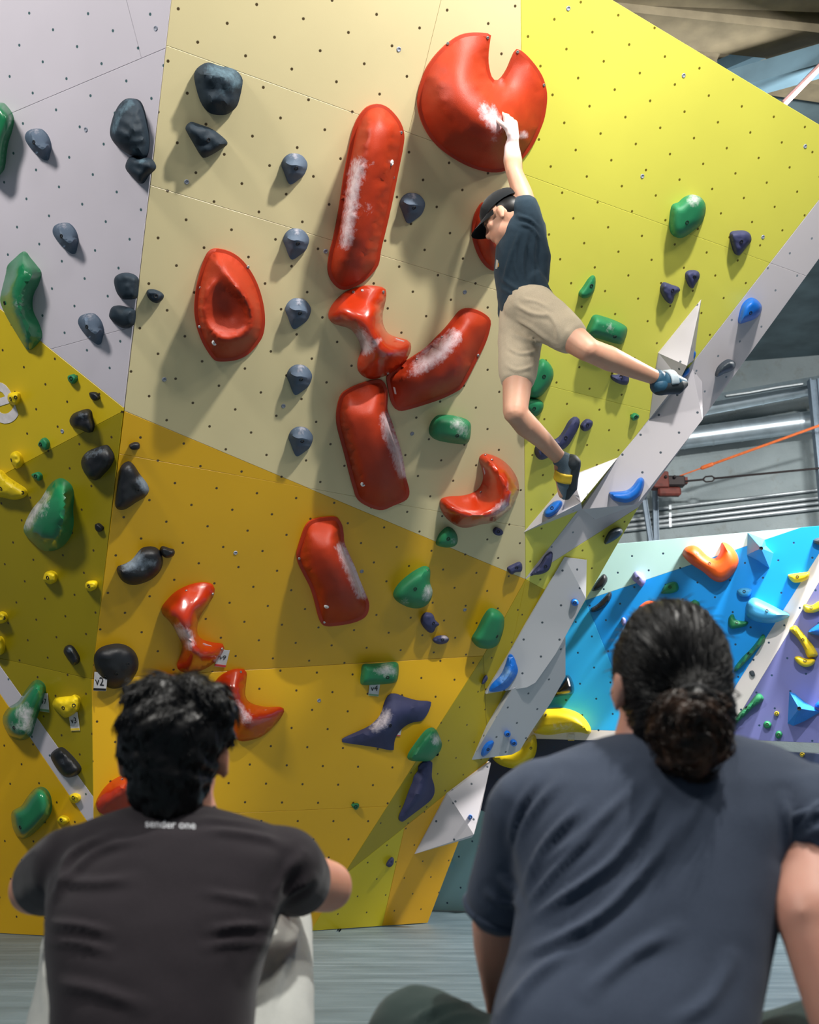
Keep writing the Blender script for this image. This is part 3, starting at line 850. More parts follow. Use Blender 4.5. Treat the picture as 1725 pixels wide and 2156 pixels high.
hold('glossy twisted red hold below the long red bar', 'c5', [(650,295),(740,305),(757,330),(755,380),(745,420),(735,480),(745,540),(775,585),(830,610),(890,625),(908,650),(905,690),(880,740),(830,790),(770,830),(700,855),(650,855),(605,830),(588,795),(592,745),(610,690),(600,640),(570,585),(530,550),(480,535),(435,520),(412,490),(420,440),(460,380),(520,330),(590,305)], M, REDG,
     feats=[[(725,340,.05),(700,450,.13),(690,560,.16),(695,640,.17),(760,690,.17),(850,680,.13),(895,655,.06)], [(435,485,.09),(520,480,.12),(600,550,.15),(660,640,.17)], [(640,790,.09),(700,750,.13),(760,745,.14)]],
     screws=[(740,330),(558,330),(612,322),(768,824)], stickers=[(812,615,864,632)], chalk=[(600,590,60,1.2),(640,670,60,1.3),(710,620,30,.8)], res=20, rim=.015, group=GR, blend=8, ang=70)
hold('bent red slab slanting up to the right, chalky top', 'c5', [(1240,432),(1290,435),(1350,460),(1390,500),(1385,560),(1360,640),(1310,740),(1260,840),(1220,905),(1190,930),(1100,975),(1000,1010),(900,1040),(850,1050),(815,1040),(790,1000),(775,940),(762,870),(765,840),(790,815),(850,770),(920,725),(1000,670),(1060,610),(1110,560),(1160,500),(1200,450)], M, RED,
     feats=[[(1190,540,.07),(1215,600,.10),(1205,700,.12),(1180,800,.12),(1200,890,.05)], [(820,870,.06),(930,780,.10),(1060,690,.11),(1170,570,.09)], [(880,960,.09),(1000,910,.12),(1120,850,.12)], [(1250,490,.07),(1330,530,.06)]],
     screws=[(1095,604),(1313,712),(942,738)], stickers=[(806,905,818,958)], chalk=[(950,790,70,1),(1020,730,90,1.3),(1100,670,80,1.3),(1170,600,70,1.1),(900,830,40,.6)], flange=7, ang=62, rim=.012, res=24, group=GR, blend=6)
hold('upright red slab under the bent one, crossing onto amber', 'c5', [(700,862),(740,870),(765,920),(768,980),(765,1040),(790,1110),(820,1200),(850,1300),(870,1400),(880,1460),(898,1530),(893,1570),(870,1595),(800,1625),(740,1650),(690,1645),(620,1615),(580,1580),(560,1520),(540,1450),(510,1330),(480,1220),(460,1140),(458,1060),(475,980),(500,940),(560,905),(640,875)], M, RED,
     feats=[[(720,920,.06),(735,1040,.11),(770,1160,.13),(820,1300,.13),(845,1420,.12),(860,1500,.08)], [(530,950,.07),(500,1080,.09),(530,1220,.10),(580,1400,.10),(620,1540,.08)], [(640,1050,.125),(690,1250,.14),(730,1420,.13),(740,1560,.08)]],
     rings=[(617,1492)], chalk=[(750,1090,50,1),(775,1180,60,1.2),(810,1260,60,1.2),(835,1340,60,1.2),(860,1430,50,1.1)], flange=7, ang=62, rim=.012, res=21, group=GR, blend=6)
hold('red slab alone on the amber panel, chalky right edge', 'c8', [(430,256),(465,262),(490,300),(500,350),(505,410),(530,470),(570,560),(600,640),(625,700),(650,760),(655,800),(640,850),(600,880),(540,900),(470,912),(400,917),(365,900),(345,850),(325,770),(300,690),(265,620),(230,550),(217,500),(220,460),(240,390),(265,320),(300,280),(360,262)], M, RED,
     feats=[[(450,300,.06),(465,400,.11),(510,520,.13),(560,620,.13),(600,720,.11),(615,800,.07)], [(290,330,.06),(262,440,.07),(280,560,.09),(340,700,.10),(375,850,.07)], [(380,420,.12),(420,560,.14),(480,720,.13),(510,850,.07)]],
     rings=[(396,796)], screws=[(231,505),(383,891)], chalk=[(485,440,50,1.1),(520,510,55,1.3),(560,590,60,1.3),(590,660,60,1.3),(610,720,50,1.2)], flange=7, ang=62, rim=.012, res=21, group=GR, blend=6)
hold('glossy red crescent hold open to the upper left', 'c5', [(1360,1315),(1410,1325),(1470,1355),(1520,1405),(1555,1470),(1562,1530),(1550,1570),(1535,1600),(1515,1640),(1480,1668),(1410,1722),(1330,1738),(1250,1757),(1190,1748),(1130,1708),(1095,1658),(1088,1618),(1095,1590),(1140,1575),(1220,1570),(1280,1555),(1325,1525),(1350,1470),(1345,1410),(1330,1370),(1328,1335)], M, REDG,
     feats=[[(1355,1335,.05),(1420,1395,.13),(1475,1470,.17),(1510,1550,.19),(1508,1610,.19),(1450,1680,.18),(1350,1695,.16),(1220,1680,.12),(1115,1610,.05)], [(1370,1500,.03),(1360,1560,.04),(1300,1600,.04)]],
     screws=[(1358,1318),(1397,1347),(1330,1542)], stickers=[(1348,1390,1358,1432)], chalk=[(1470,1630,60,1.1),(1430,1660,50,.8)], res=22, rim=.015, group=GR, ang=70)
hold('twisted red hold beside the v9 tag', 'c7', [(1240,658),(1290,670),(1300,700),(1290,740),(1250,800),(1210,860),(1195,920),(1200,970),(1230,1005),(1290,1022),(1350,1030),(1358,1050),(1340,1090),(1300,1135),(1240,1175),(1170,1198),(1110,1195),(1078,1175),(1075,1150),(1095,1100),(1105,1040),(1080,980),(1050,920),(1020,880),(985,845),(982,810),(1010,770),(1060,720),(1120,685),(1180,665)], M, REDG,
     feats=[[(1270,720,.05),(1200,830,.12),(1150,930,.15),(1140,1010,.16),(1180,1060,.16),(1260,1070,.13),(1345,1055,.05)], [(1000,825,.07),(1060,860,.10),(1110,950,.14)], [(1110,1160,.06),(1170,1130,.10),(1240,1110,.11)], [(1120,760,.08)]],
     screws=[(1129,702),(1288,720),(1343,1052)], stickers=[(1228,1022,1278,1040)], chalk=[(1080,950,70,1.2),(1140,970,50,1.2),(1150,1030,45,1)], res=18, rim=.015, group=GR, blend=8, ang=70)
hold('twisted red hold to the right of the dark haired head', 'c7', [(1420,1178),(1475,1178),(1495,1200),(1490,1260),(1485,1330),(1505,1370),(1550,1395),(1620,1408),(1700,1408),(1722,1425),(1700,1470),(1650,1530),(1590,1580),(1520,1605),(1460,1612),(1425,1590),(1415,1540),(1415,1470),(1380,1390),(1340,1320),(1300,1285),(1310,1250),(1350,1210)], O2, REDG,
     feats=[[(1470,1200,.05),(1440,1320,.11),(1440,1420,.14),(1500,1480,.14),(1600,1460,.11),(1700,1425,.05)], [(1330,1280,.07),(1390,1350,.10)], [(1450,1570,.07),(1520,1540,.10)]],
     screws=[(1458,1192)], stickers=[(1602,1428,1654,1428)], chalk=[(1490,1470,60,1),(1425,1380,40,.8)], res=18, rim=.015, group=GR, blend=8, ang=70)
hold('glossy red dome low on the wall behind the dark haired head', 'd2', [(500,850),(520,800),(570,740),(640,700),(700,690),(760,715),(800,780),(800,870),(740,920),(620,930),(520,890)], O2, REDG, feats=[[(530,850,.05),(620,770,.10),(690,740,.11),(740,780,.11)]], screws=[(634,718)], rim=.02, res=14, group=GR, blend=4)
hold('sliver of red hold showing above the dark haired head', 'c7', [(940,1240),(980,1216),(1030,1211),(1070,1218),(1110,1245),(1120,1330),(1060,1400),(960,1380),(930,1310)], O2, RED, H=.08, group=GR)
hold('round red hold half hidden behind the climber', 'c2', [(1340,1230),(1400,1222),(1460,1230),(1520,1270),(1550,1340),(1540,1430),(1510,1530),(1460,1610),(1405,1640),(1350,1600),(1310,1530),(1285,1450),(1280,1380),(1290,1320),(1310,1270)], M, RED,
     feats=[[(1365,1250,.05),(1335,1330,.07),(1320,1420,.09),(1360,1560,.06)], [(1420,1300,.10),(1400,1430,.13),(1420,1540,.10)]], screws=[(1370,1246)], flange=7, ang=62, rim=.012, group=GR)

# ---- slate and grey holds on white and tan
hold('big squarish slate hold high on the tan wall', 'c1', [(1265,380),(1330,400),(1420,420),(1460,460),(1470,500),(1450,600),(1430,650),(1380,690),(1330,697),(1270,685),(1230,640),(1205,580),(1185,500),(1182,450),(1205,410)], M, SLA, feats=[[(1215,450,.09),(1320,460,.11),(1380,480,.10),(1440,520,.10)], [(1250,600,.10),(1340,640,.09),(1410,610,.09)]], chalk=[(1290,420,70,.8),(1400,450,70,1),(1440,500,50,.9),(1340,560,60,.4)], bump=.012, rim=.02, group=GK, ang=35)
hold('triangular slate hold below the squarish one', 'c1', [(1160,742),(1210,755),(1290,785),(1350,830),(1378,862),(1360,890),(1250,953),(1220,945),(1180,880),(1140,810),(1128,775)], M, SLA, H=.07, bolts=[(1262,848)], bump=.01, rim=.02, group=GK)
hold('tall slate hold on the white wing', 'c1', [(790,595),(830,610),(855,660),(875,750),(887,830),(885,900),(870,950),(840,950),(790,940),(720,895),(680,850),(665,800),(680,720),(710,650),(750,605)], W, SLA, H=.10, peak=(740,820), bump=.012, rim=.02, chalk=[(790,620,40,.8),(720,680,40,.7),(690,790,30,.8),(810,920,30,.7)], group=GK)
hold('small heart shaped slate hold under the tall slate one', 'c1', [(800,945),(850,960),(890,955),(920,980),(930,1020),(890,1060),(850,1112),(800,1070),(760,1020),(770,970)], W, SLA, H=.07, bump=.008, rim=.015, chalk=[(860,970,40,.8)], group=GK)
gw = [(210,778),(250,785),(285,825),(302,880),(295,930),(280,972),(245,955),(205,920),(165,870),(150,830),(165,795)]
def grey(lb, dx, dy, base, crop, pl, b, cut_, s=1.0):
    c = (sum(p[0] for p in base) / len(base), sum(p[1] for p in base) / len(base))
    T = lambda p: (c[0] + (p[0] - c[0]) * s + dx, c[1] + (p[1] - c[1]) * s + dy) + tuple(p[2:])
    hold(lb, crop, [T(p) for p in base], pl, GRY, feats=[[T(p) for p in f] for f in cut_], bolts=[T(b)], rim=.01, group=GS, chalk=[T((base[0][0], base[0][1], 60, .5))], ang=25, blend=1)
fw = [[(190,810,.05),(205,862,.075),(255,905,.07),(285,880,.055)], [(215,930,.03),(262,925,.045)]]
grey('grey pointed hold highest on the white wing', 0, 0, gw, 'c1', W, (205,862), fw)
grey('grey pointed hold in the middle of the white wing', 166, 568, gw, 'c1', W, (205,862), fw, .98)
grey('grey pointed hold lowest on the white wing', 320, 1117, gw, 'c1', W, (205,862), fw, .98)
gt = [(205,930),(245,940),(275,975),(280,1010),(260,1060),(225,1090),(180,1118),(160,1095),(140,1040),(125,1000),(140,960),(170,935)]
ft = [[(150,985,.05),(180,1000,.07),(215,1000,.07),(255,1010,.05)], [(170,1050,.05),(200,1050,.055),(240,1055,.04)], [(205,960,.05)]]
for lb, dx, dy, s in (('grey pointed hold at the top of the tan column of five', 0, 0, 1), ('second grey pointed hold from the top of the tan column', 10, 455, 1), ('third grey pointed hold from the top, middle of the column', 22, 877, .99),
                      ('fourth grey pointed hold, above the lowest of the column', 30, 1278, .97), ('lowest grey pointed hold of the tan column', 38, 1652, .94), ('grey pointed hold in the shadow right of the long red bar', 714, 238, .98)):
    grey(lb, dx, dy, gt, 'c2', M, (212,1020), ft, s)
for lb, c, o, pl, m, H, kw in (
    ('upper of two round slate holds low on the white wing', 'c4', [(690,270),(700,235),(740,215),(790,220),(825,245),(828,280),(820,365),(770,375),(735,370),(705,330)], W, SLA, .06, {}),
    ('lower of two round slate holds low on the white wing', 'c4', [(660,470),(675,425),(710,412),(770,425),(805,440),(810,490),(795,535),(750,550),(700,525),(670,495)], W, SLA, .06, {}),
    ('small slate hold at the left edge of the tan wall', 'c4', [(890,345),(900,320),(945,320),(990,345),(985,375),(950,398),(910,380)], M, SLA, .045, dict(bolts=[(945,355)])),
    ('small black hold on yellow nearest the white wing corner', 'c4', [(540,940),(575,940),(598,970),(575,990),(550,975)], W, BLK, .03, {}),
    ('black hold straddling the yellow and olive panels', 'c4', [(520,1040),(545,1055),(550,1090),(563,1140),(550,1180),(520,1178),(480,1160),(440,1150),(420,1110),(440,1070),(480,1050)], W, BLK, .07, dict(chalk=[(500,1080,40,.6)])),
    ('black angular hold on olive just left of the fold', 'c4', [(635,1258),(660,1280),(683,1330),(660,1390),(625,1430),(580,1470),(530,1450),(495,1390),(495,1340),(530,1295),(590,1270)], W, BLK, .08, dict(chalk=[(530,1320,40,.6),(610,1290,40,.5)])),
    ('small black hold at the top left of the amber panel', 'c4', [(785,1260),(815,1245),(845,1250),(843,1280),(810,1287),(788,1278)], M, BLK, .03, {}),
    ('black triangular hold at the left edge of the amber panel', 'c4', [(780,1360),(815,1385),(850,1440),(890,1490),(903,1530),(880,1570),(830,1600),(770,1640),(730,1650),(700,1630),(705,1560),(720,1450),(735,1390)], M, BLK, .08, dict(bolts=[(832,1530)], chalk=[(860,1470,50,1.2),(890,1530,40,1.2),(780,1400,30,.4)])),
    ('tiny black hold on the olive panel', 'c7', [(575,300),(595,297),(620,325),(600,347),(577,330)], W, BLK, .025, {}),
    ('black bean shaped hold with chalk on the amber panel', 'c7', [(870,445),(930,440),(970,465),(987,520),(970,580),(920,630),(850,660),(790,665),(740,640),(710,590),(715,560),(750,548),(800,520),(840,470)], M, BLK, .08, dict(chalk=[(830,500,60,1.2),(780,545,60,1.2),(930,530,40,.7),(860,560,40,.6)])),
    ('small black block touching the bean shaped hold', 'c7', [(970,460),(985,437),(1030,450),(1058,460),(1050,490),(1010,503),(980,485)], M, BLK, .05, {}),
    ('black pill shaped hold low on the olive panel', 'c7', [(385,1060),(400,1035),(430,1040),(460,1080),(475,1115),(465,1145),(440,1152),(415,1120),(390,1085)], W, BLK, .05, dict(chalk=[(425,1060,30,.6)])),
    ('big round black hold beside the v2 tag', 'c7', [(640,1040),(710,1028),(770,1040),(820,1080),(840,1140),(825,1200),(780,1260),(710,1295),(650,1285),(600,1220),(572,1150),(575,1095),(600,1060)], M, BLK, .09, dict(bolts=[(775,1145),(638,1225),(705,1205)], chalk=[(780,1250,40,.9)])),
    ('tiny black hold under the big round black one', 'c7', [(745,1285),(770,1280),(800,1303),(770,1333),(748,1315)], O2, BLK, .03, {}),
    ('black hold lying on the white diagonal stripe', 'd2', [(262,590),(290,560),(320,555),(370,600),(410,650),(412,675),(390,700),(345,707),(310,680),(275,630)], W2, BLK, .07, dict(chalk=[(330,620,40,.3)])),
):
    hold(lb, c, o, pl, m, H, bump=.008, rim=.012, group=GK, **kw)
# ---- greens
for lb, c, o, pl, m, H, kw in (
    ('green hold cut off at the upper left edge of the photo', 'c1', [(0,620),(30,640),(65,690),(72,740),(60,800),(40,860),(28,930),(20,1000),(0,1045),(-60,1080),(-120,980),(-110,760),(-60,640)], W, GRG, .10, {}),
    ('tall angular glossy green hold on the left edge', 'c4', [(140,85),(170,120),(215,175),(240,215),(225,280),(195,340),(185,400),(195,460),(225,520),(245,590),(230,630),(180,680),(155,670),(110,600),(50,500),(15,430),(0,380),(10,320),(35,220),(45,170),(90,125)], W, GRG, .10, dict(bolts=[(27,397)], feats=[[(138,100,.05),(130,200,.11),(90,310,.12),(100,420,.12),(150,540,.10),(175,650,.06)], [(200,215,.09),(150,330,.10),(150,420,.10)]], chalk=[(110,400,70,.4)], ang=30)),
    ('tiny green hold on yellow below the white wing', 'c4', [(410,840),(440,830),(462,855),(440,888),(415,870)], W, GRN, .03, dict(bolts=[(430,853)])),
    ('tiny green hold on yellow above the olive edge', 'c4', [(230,1250),(260,1213),(290,1240),(288,1275),(270,1288),(240,1270)], W, GRN, .035, dict(bolts=[(245,1252)])),
    ('tiny green hold on the olive edge above the big green one', 'c4', [(190,1435),(225,1422),(248,1445),(235,1473),(205,1460)], W, GRN, .03, dict(bolts=[(215,1445)])),
    ('big glossy green hold on the olive panel', 'c7', [(350,22),(390,35),(425,70),(437,120),(433,220),(435,310),(410,390),(350,450),(265,460),(210,420),(160,370),(142,330),(160,270),(200,200),(250,140),(300,60)], W, GRG, .13, dict(feats=[[(350,45,.05),(290,150,.10),(215,270,.13),(190,350,.09)], [(400,100,.09),(390,250,.14),(350,380,.10)], [(190,330,.10),(260,380,.12),(350,400,.10)]], chalk=[(230,180,50,1.2),(190,240,50,1.2),(165,310,40,1.2),(275,120,40,1.1),(260,230,60,.4)])),
    ('green bottle shaped hold beside the v7 tag', 'c7', [(200,1248),(230,1245),(260,1270),(268,1310),(250,1380),(225,1440),(200,1520),(180,1580),(140,1605),(90,1600),(50,1570),(20,1510),(18,1460),(50,1410),(110,1370),(150,1310)], W2, GRG, .11, dict(bolts=[(85,1530)], chalk=[(150,1440,80,1.1),(170,1530,50,.9),(60,1520,40,.5)])),
    ('green bean hold below the bottle shaped one', 'd2', [(180,765),(215,760),(245,785),(260,830),(258,890),(235,930),(190,980),(140,1020),(100,1020),(70,980),(58,920),(65,880),(110,855),(140,810)], W2, GRG, .11, dict(bolts=[(105,966)])),
    ('green block hold on tan beside the upright red slab', 'c5', [(1090,1078),(1150,1080),(1220,1095),(1265,1120),(1270,1170),(1260,1230),(1230,1252),(1150,1245),(1060,1225),(1022,1190),(1030,1130),(1060,1090)], M, GRN, .10, dict(bolts=[(1187,1200)], chalk=[(1190,1130,60,.9),(1220,1170,60,.7)])),
    ('small green hold at the bottom edge of the tan panel', 'c8', [(1085,360),(1130,320),(1170,335),(1190,380),(1180,425),(1130,440),(1075,430),(1062,415)], M, GRN, .07, dict(bolts=[(1133,387)], chalk=[(1165,400,30,.6)])),
    ('green shark fin hold on the amber panel', 'c8', [(990,558),(1020,565),(1025,600),(1022,650),(1038,700),(1030,750),(1000,790),(950,808),(890,800),(830,770),(805,740),(812,700),(850,650),(910,600),(960,570)], M, GRN, .10, dict(bolts=[(933,690)], screws=[(1003,577)], chalk=[(1015,700,50,1.1),(1000,740,40,.9),(870,770,40,.6)])),
    ('green hold at the right edge of the amber panel', 'c8', [(1400,812),(1440,825),(1470,860),(1470,920),(1455,980),(1430,1030),(1380,1052),(1320,1045),(1285,1015),(1280,990),(1310,940),(1345,870),(1375,825)], M, GRN, .10, dict(bolts=[(1428,978)])),
    ('green block hold above the v4 tag', 'c8', [(620,1150),(680,1145),(760,1138),(820,1135),(833,1160),(830,1220),(815,1255),(760,1265),(700,1270),(620,1272),(605,1255),(610,1200)], O2, GRN, .09, dict(bolts=[(766,1226)], chalk=[(760,1180,60,1.1),(700,1190,40,.6),(800,1190,40,.8)])),
    ('green hold on the olive edge above the lower indigo fin', 'd3', [(1075,288),(1100,300),(1125,350),(1142,400),(1130,450),(1095,490),(1060,522),(1000,528),(910,522),(902,490),(930,440),(980,370),(1030,310)], S, GRN, .10, dict(bolts=[(1108,478)], chalk=[(1100,370,60,1)])),
    ('tiny green hold low on the bright amber panel', 'd3', [(487,845),(510,838),(538,838),(535,865),(515,880),(495,865)], O2, GRN, .025, dict(bolts=[(515,857)])),
    ('green rounded hold highest on the lemon wall', 'c3', [(960,1180),(1010,1195),(1038,1240),(1035,1300),(1010,1360),(960,1400),(910,1435),(870,1440),(835,1415),(825,1360),(830,1290),(845,1240),(880,1228),(910,1200)], M, GRN, .09, dict(bolts=[(926,1346)], chalk=[(970,1205,60,1)])),
    ('small green drop hold on the lemon wall', 'c6', [(515,78),(523,100),(518,150),(500,185),(465,200),(440,190),(438,170),(460,140),(490,95)], M, GRN, .05, dict(bolts=[(500,133)])),
    ('green half cylinder hold above the raised leg', 'c6', [(520,292),(570,300),(640,325),(690,355),(688,400),(665,445),(620,440),(550,420),(480,400),(475,380),(495,330)], M, GRN, .11, dict(bolts=[(626,407)], chalk=[(600,360,50,.5)])),
    ('green rounded hold behind the lower thigh', 'c6', [(235,530),(270,545),(295,590),(290,640),(260,690),(220,730),(180,735),(160,715),(170,640),(200,570)], M, GRN, .08, dict(bolts=[(245,620)])),
    ('small green hold behind the bent knee', 'c6', [(155,750),(190,738),(235,755),(242,785),(225,820),(190,835),(145,800)], M, GRN, .06, dict(bolts=[(192,793)])),
    ('tiny green hold near the grey volume edge', 'c6', [(715,840),(735,820),(757,830),(750,850),(725,858)], M, GRN, .035, dict(bolts=[(740,838)])),
):
    hold(lb, c, o, pl, m, H, rim=.012, group=GG, **kw)
# ---- yellows on the left
for lb, c, o, pl, H, kw in (
    ('small yellow hold over the painted letter', 'c4', [(45,965),(60,940),(110,940),(115,985),(90,1015),(55,1000)], W, .05, dict(bolts=[(65,977),(95,968)])),
    ('lumpy yellow hold above the yellow banana hold', 'c4', [(60,1320),(90,1295),(125,1320),(132,1370),(100,1400),(70,1370)], W, .06, dict(bolts=[(70,1348)])),
    ('yellow banana shaped hold at the left edge', 'c4', [(0,1410),(40,1450),(100,1490),(150,1525),(158,1555),(130,1580),(80,1588),(20,1575),(-40,1560),(-80,1480),(-40,1420)], W, .06, dict(bolts=[(137,1545),(5,1520)])),
    ('left of two round yellow holds on the olive panel', 'c7', [(262,620),(275,590),(310,583),(340,605),(335,645),(300,662),(265,640)], W, .05, dict(bolts=[(288,622)])),
    ('right of two round yellow holds on the olive panel', 'c7', [(515,665),(530,645),(570,642),(585,660),(575,690),(545,705),(520,690)], W, .05, dict(bolts=[(538,673)])),
    ('yellow hold cut by the left edge, upper of a pair', 'c7', [(0,830),(30,840),(40,870),(20,897),(-30,895),(-40,850)], W, .05, dict(bolts=[(25,865)])),
    ('yellow hold cut by the left edge, lower of a pair', 'c7', [(0,980),(20,1010),(22,1050),(5,1090),(-40,1080),(-40,1000)], W, .05, {}),
    ('yellow block hold above the v3 tag', 'c7', [(325,1365),(345,1348),(430,1340),(445,1330),(478,1350),(475,1400),(455,1440),(400,1470),(365,1450),(320,1400)], W2, .07, dict(bolts=[(383,1410),(447,1395)])),
    ('small yellow hold at the foot of the white stripe', 'd2', [(358,805),(380,790),(408,800),(412,825),(390,842),(365,830)], W2, .04, dict(bolts=[(380,812)])),
    ('small yellow hold just above the left shoulder', 'd2', [(297,925),(320,905),(350,918),(352,940),(325,952),(300,940)], W2, .04, dict(bolts=[(318,928)])),
):
    hold(lb, c, o, pl, YLH, H, bump=.006, bfreq=8, rim=.01, group=GY, **kw)
# ---- indigo
for lb, c, o, pl, m, H, kw in (
    ('tiny indigo hold below the red crescent', 'c8', [(1407,340),(1425,320),(1460,335),(1465,355),(1445,368),(1415,360)], M, PRP, .03, dict(bolts=[(1437,343)])),
    ('indigo bone shaped hold at the tip of the tan panel', 'c8', [(1495,565),(1530,545),(1570,530),(1582,555),(1575,585),(1540,590),(1520,603),(1500,590)], M, PRP, .04, dict(bolts=[(1547,563)])),
    ('indigo leaf hold lying on the lower end of the white band', 'd1', [(110,325),(108,380),(90,430),(50,455),(0,462),(-20,468),(0,440),(40,400),(70,350)], M, PRP, .05, dict(bolts=[(70,410)])),
    ('indigo bone shaped hold on amber beside the green fin', 'c8', [(975,860),(1000,837),(1040,845),(1055,880),(1080,905),(1060,920),(1045,950),(1020,955),(990,930),(970,895)], M, PRP, .05, dict(bolts=[(1043,898)])),
    ('small dark eye shaped hold with chalk on amber', 'c8', [(1042,1000),(1070,980),(1120,977),(1138,995),(1120,1018),(1080,1025),(1050,1015)], M, PRP, .035, dict(bolts=[(1098,998)], chalk=[(1110,985,30,.9)])),
    ('large indigo bow tie hold with chalk on amber', 'c8', [(790,1325),(830,1328),(870,1345),(920,1360),(960,1368),(1025,1372),(1028,1395),(1005,1450),(970,1490),(930,1495),(880,1515),(840,1550),(815,1590),(805,1630),(803,1665),(770,1665),(700,1650),(600,1635),(500,1620),(488,1608),(510,1590),(600,1550),(660,1520),(710,1475),(735,1430),(745,1390),(765,1345)], O2, PRP, .09, dict(bolts=[(782,1518)], feats=[[(495,1605,.02),(600,1570,.06),(700,1530,.10),(780,1500,.11),(870,1430,.08),(1000,1385,.03)], [(790,1345,.03),(800,1420,.08)], [(790,1640,.03),(780,1570,.08)]], chalk=[(730,1500,60,1.2),(760,1450,50,1),(690,1530,50,1)])),
    ('long indigo fin hold hanging on the olive strip', 'd3', [(1010,535),(1065,528),(1072,560),(1068,640),(1085,700),(1087,760),(1060,810),(1000,860),(920,920),(860,965),(838,962),(835,930),(870,850),(910,740),(935,680),(945,640),(975,600),(975,570)], S, PRP, .08, dict(feats=[[(1035,560,.04),(1010,680,.07),(985,760,.09),(920,860,.07),(850,945,.02)]])),
    ('small dark hold low on the lemon corner panel', 'd3', [(742,1285),(760,1250),(785,1228),(793,1245),(785,1280),(760,1298)], LB, PRP, .03, {}),
    ('slim dark hold on the olive strip beside the blue hold', 'c8', [(1335,1265),(1345,1235),(1366,1215),(1372,1235),(1352,1262)], S3, PRP, .03, {}),
    ('indigo hold near the right edge of the lemon wall', 'c3', [(1195,1410),(1220,1400),(1280,1398),(1310,1420),(1315,1460),(1290,1490),(1250,1540),(1230,1545),(1210,1520),(1190,1440)], M, PRP, .06, dict(bolts=[(1255,1463)])),
    ('indigo forked hold on the lemon wall', 'c6', [(895,115),(940,130),(970,140),(977,160),(950,180),(940,215),(925,230),(900,210),(878,170),(876,140)], M, PRP, .06, dict(bolts=[(937,158)])),
    ('small indigo hold up and right of the forked one', 'c6', [(1040,50),(1075,55),(1083,85),(1060,125),(1045,147),(1025,130),(1010,85),(1015,60)], M, PRP, .05, dict(bolts=[(1055,85)])),
    ('indigo hold under the raised shin', 'c6', [(610,615),(650,612),(665,592),(695,600),(703,640),(690,665),(650,660),(615,640)], M, PRP, .06, dict(bolts=[(660,622)])),
    ('long indigo bone hold behind the lower shin', 'c6', [(410,840),(435,848),(435,885),(410,935),(380,985),(345,1015),(290,1040),(250,1065),(215,1065),(198,1030),(205,995),(250,985),(320,955),(355,910),(380,865)], M, PRP, .06, dict(bolts=[(362,950),(240,1025)])),
    ('small indigo hold right of the long indigo bone', 'c6', [(445,885),(475,853),(505,860),(505,885),(485,910),(455,913)], M, PRP, .05, dict(bolts=[(478,883)])),
):
    hold(lb, c, o, pl, m, H, bump=.005, bfreq=8, rim=.01, group=GI, **kw)
# ================================================================== VOLUMES (hollow plywood shapes screwed onto the walls)
VOL = mat_panel('volume_grey_paint', (186, 182, 188), holes=True, r=0.05, phase=(0.4, 0.1), hole=(70, 80, 90))
VOL2 = mat_panel('volume_grey_paint_low', (172, 174, 180), holes=True, r=0.05, phase=(0.4, 0.1), hole=(60, 70, 80))
GV = 'grey volumes along the wall edge'
def volume(label, V, faces, base, mat, name='wall_volume'):
    bm = bmesh.new(); uvl = bm.loops.layers.uv.new('UVMap')
    cen = sum((Vector(p) for p in V.values()), Vector()) / len(V)
    bv = {k: bm.verts.new(Vector(p) - cen) for k, p in V.items()}
    for f in faces: bm.faces.new([bv[k] for k in f])
    be = [e for e in bm.edges if len(e.link_faces) == 1]; low = {}
    for e in be:
        for v in e.verts:
            if v not in low:
                wp = v.co + cen; d = (wp - base.o).dot(base.n)
                low[v] = bm.verts.new(wp - base.n * (d + 0.003 if d > -0.003 else 0.0) - cen - (base.n * 0.003 if d <= -0.003 else Vector()))
    for e in be:
        a, b = e.verts
        bm.faces.new((a, b, low[b], low[a]))
    bmesh.ops.recalc_face_normals(bm, faces=bm.faces)
    for f in bm.faces:
        u = Vector((0, 0, 1)).cross(f.normal)
        u = u.normalized() if u.length > 1e-3 else Vector((1, 0, 0)); v = f.normal.cross(u)
        for l in f.loops: l[uvl].uv = (l.vert.co.dot(u), l.vert.co.dot(v))
    me = bpy.data.meshes.new(name); bm.to_mesh(me); bm.free()
    return tag(obj(name, me, mat, None, cen), label, 'wall volume', GV)
m = M.hit
# ridge slab on the white band
g_, f_, d_ = m(1369, 883), m(1300, 965), m(1341, 1062, .15)
GAP = Plane(g_, f_, d_)
V = dict(g=g_, f=f_, d=d_, a=GAP.hit(1457, 771), b=GAP.hit(1480, 883), c=GAP.hit(1435, 941), e=GAP.hit(1226, 1072), a2=m(1479, 804), u=m(1254, 1094))
volume('long grey slab volume along the white band, blue banana hold on it', V, ['gabcdef', ('a', 'a2', 'b'), ('e', 'd', 'u')], M, VOL)
V = dict(ap=m(1477, 630), l1=m(1388, 744, .01), l2=m(1383, 773, .01), pk=m(1447, 770, .17), rr=m(1462, 757, .02), g=m(1368, 882, .004), lo=m(1432, 800, .13))
volume('tall grey spike volume behind the raised foot', V, [('ap', 'l1', 'pk'), ('ap', 'pk', 'rr'), ('l1', 'l2', 'lo', 'pk'), ('l2', 'g', 'lo')], M, VOL)
V = dict(tip=m(1103, 1121), t1=m(1206, 1002, .01), tr=m(1302, 963), ri=m(1224, 1058, .14), mi=m(1197, 1029, .12), bb=m(1226, 1072, .02))
volume('pointed grey volume left of the slab with a blue hold', V, [('t1', 'tr', 'ri', 'mi'), ('tip', 't1', 'mi', 'ri'), ('tip', 'ri', 'bb')], M, VOL)
V2P = Plane(V['tip'], V['t1'], V['ri'])
ap = m(1189, 1173, .01)
FP3 = Plane(ap, S3.hit(1023, 1461, .02), m(1234, 1260, .10))
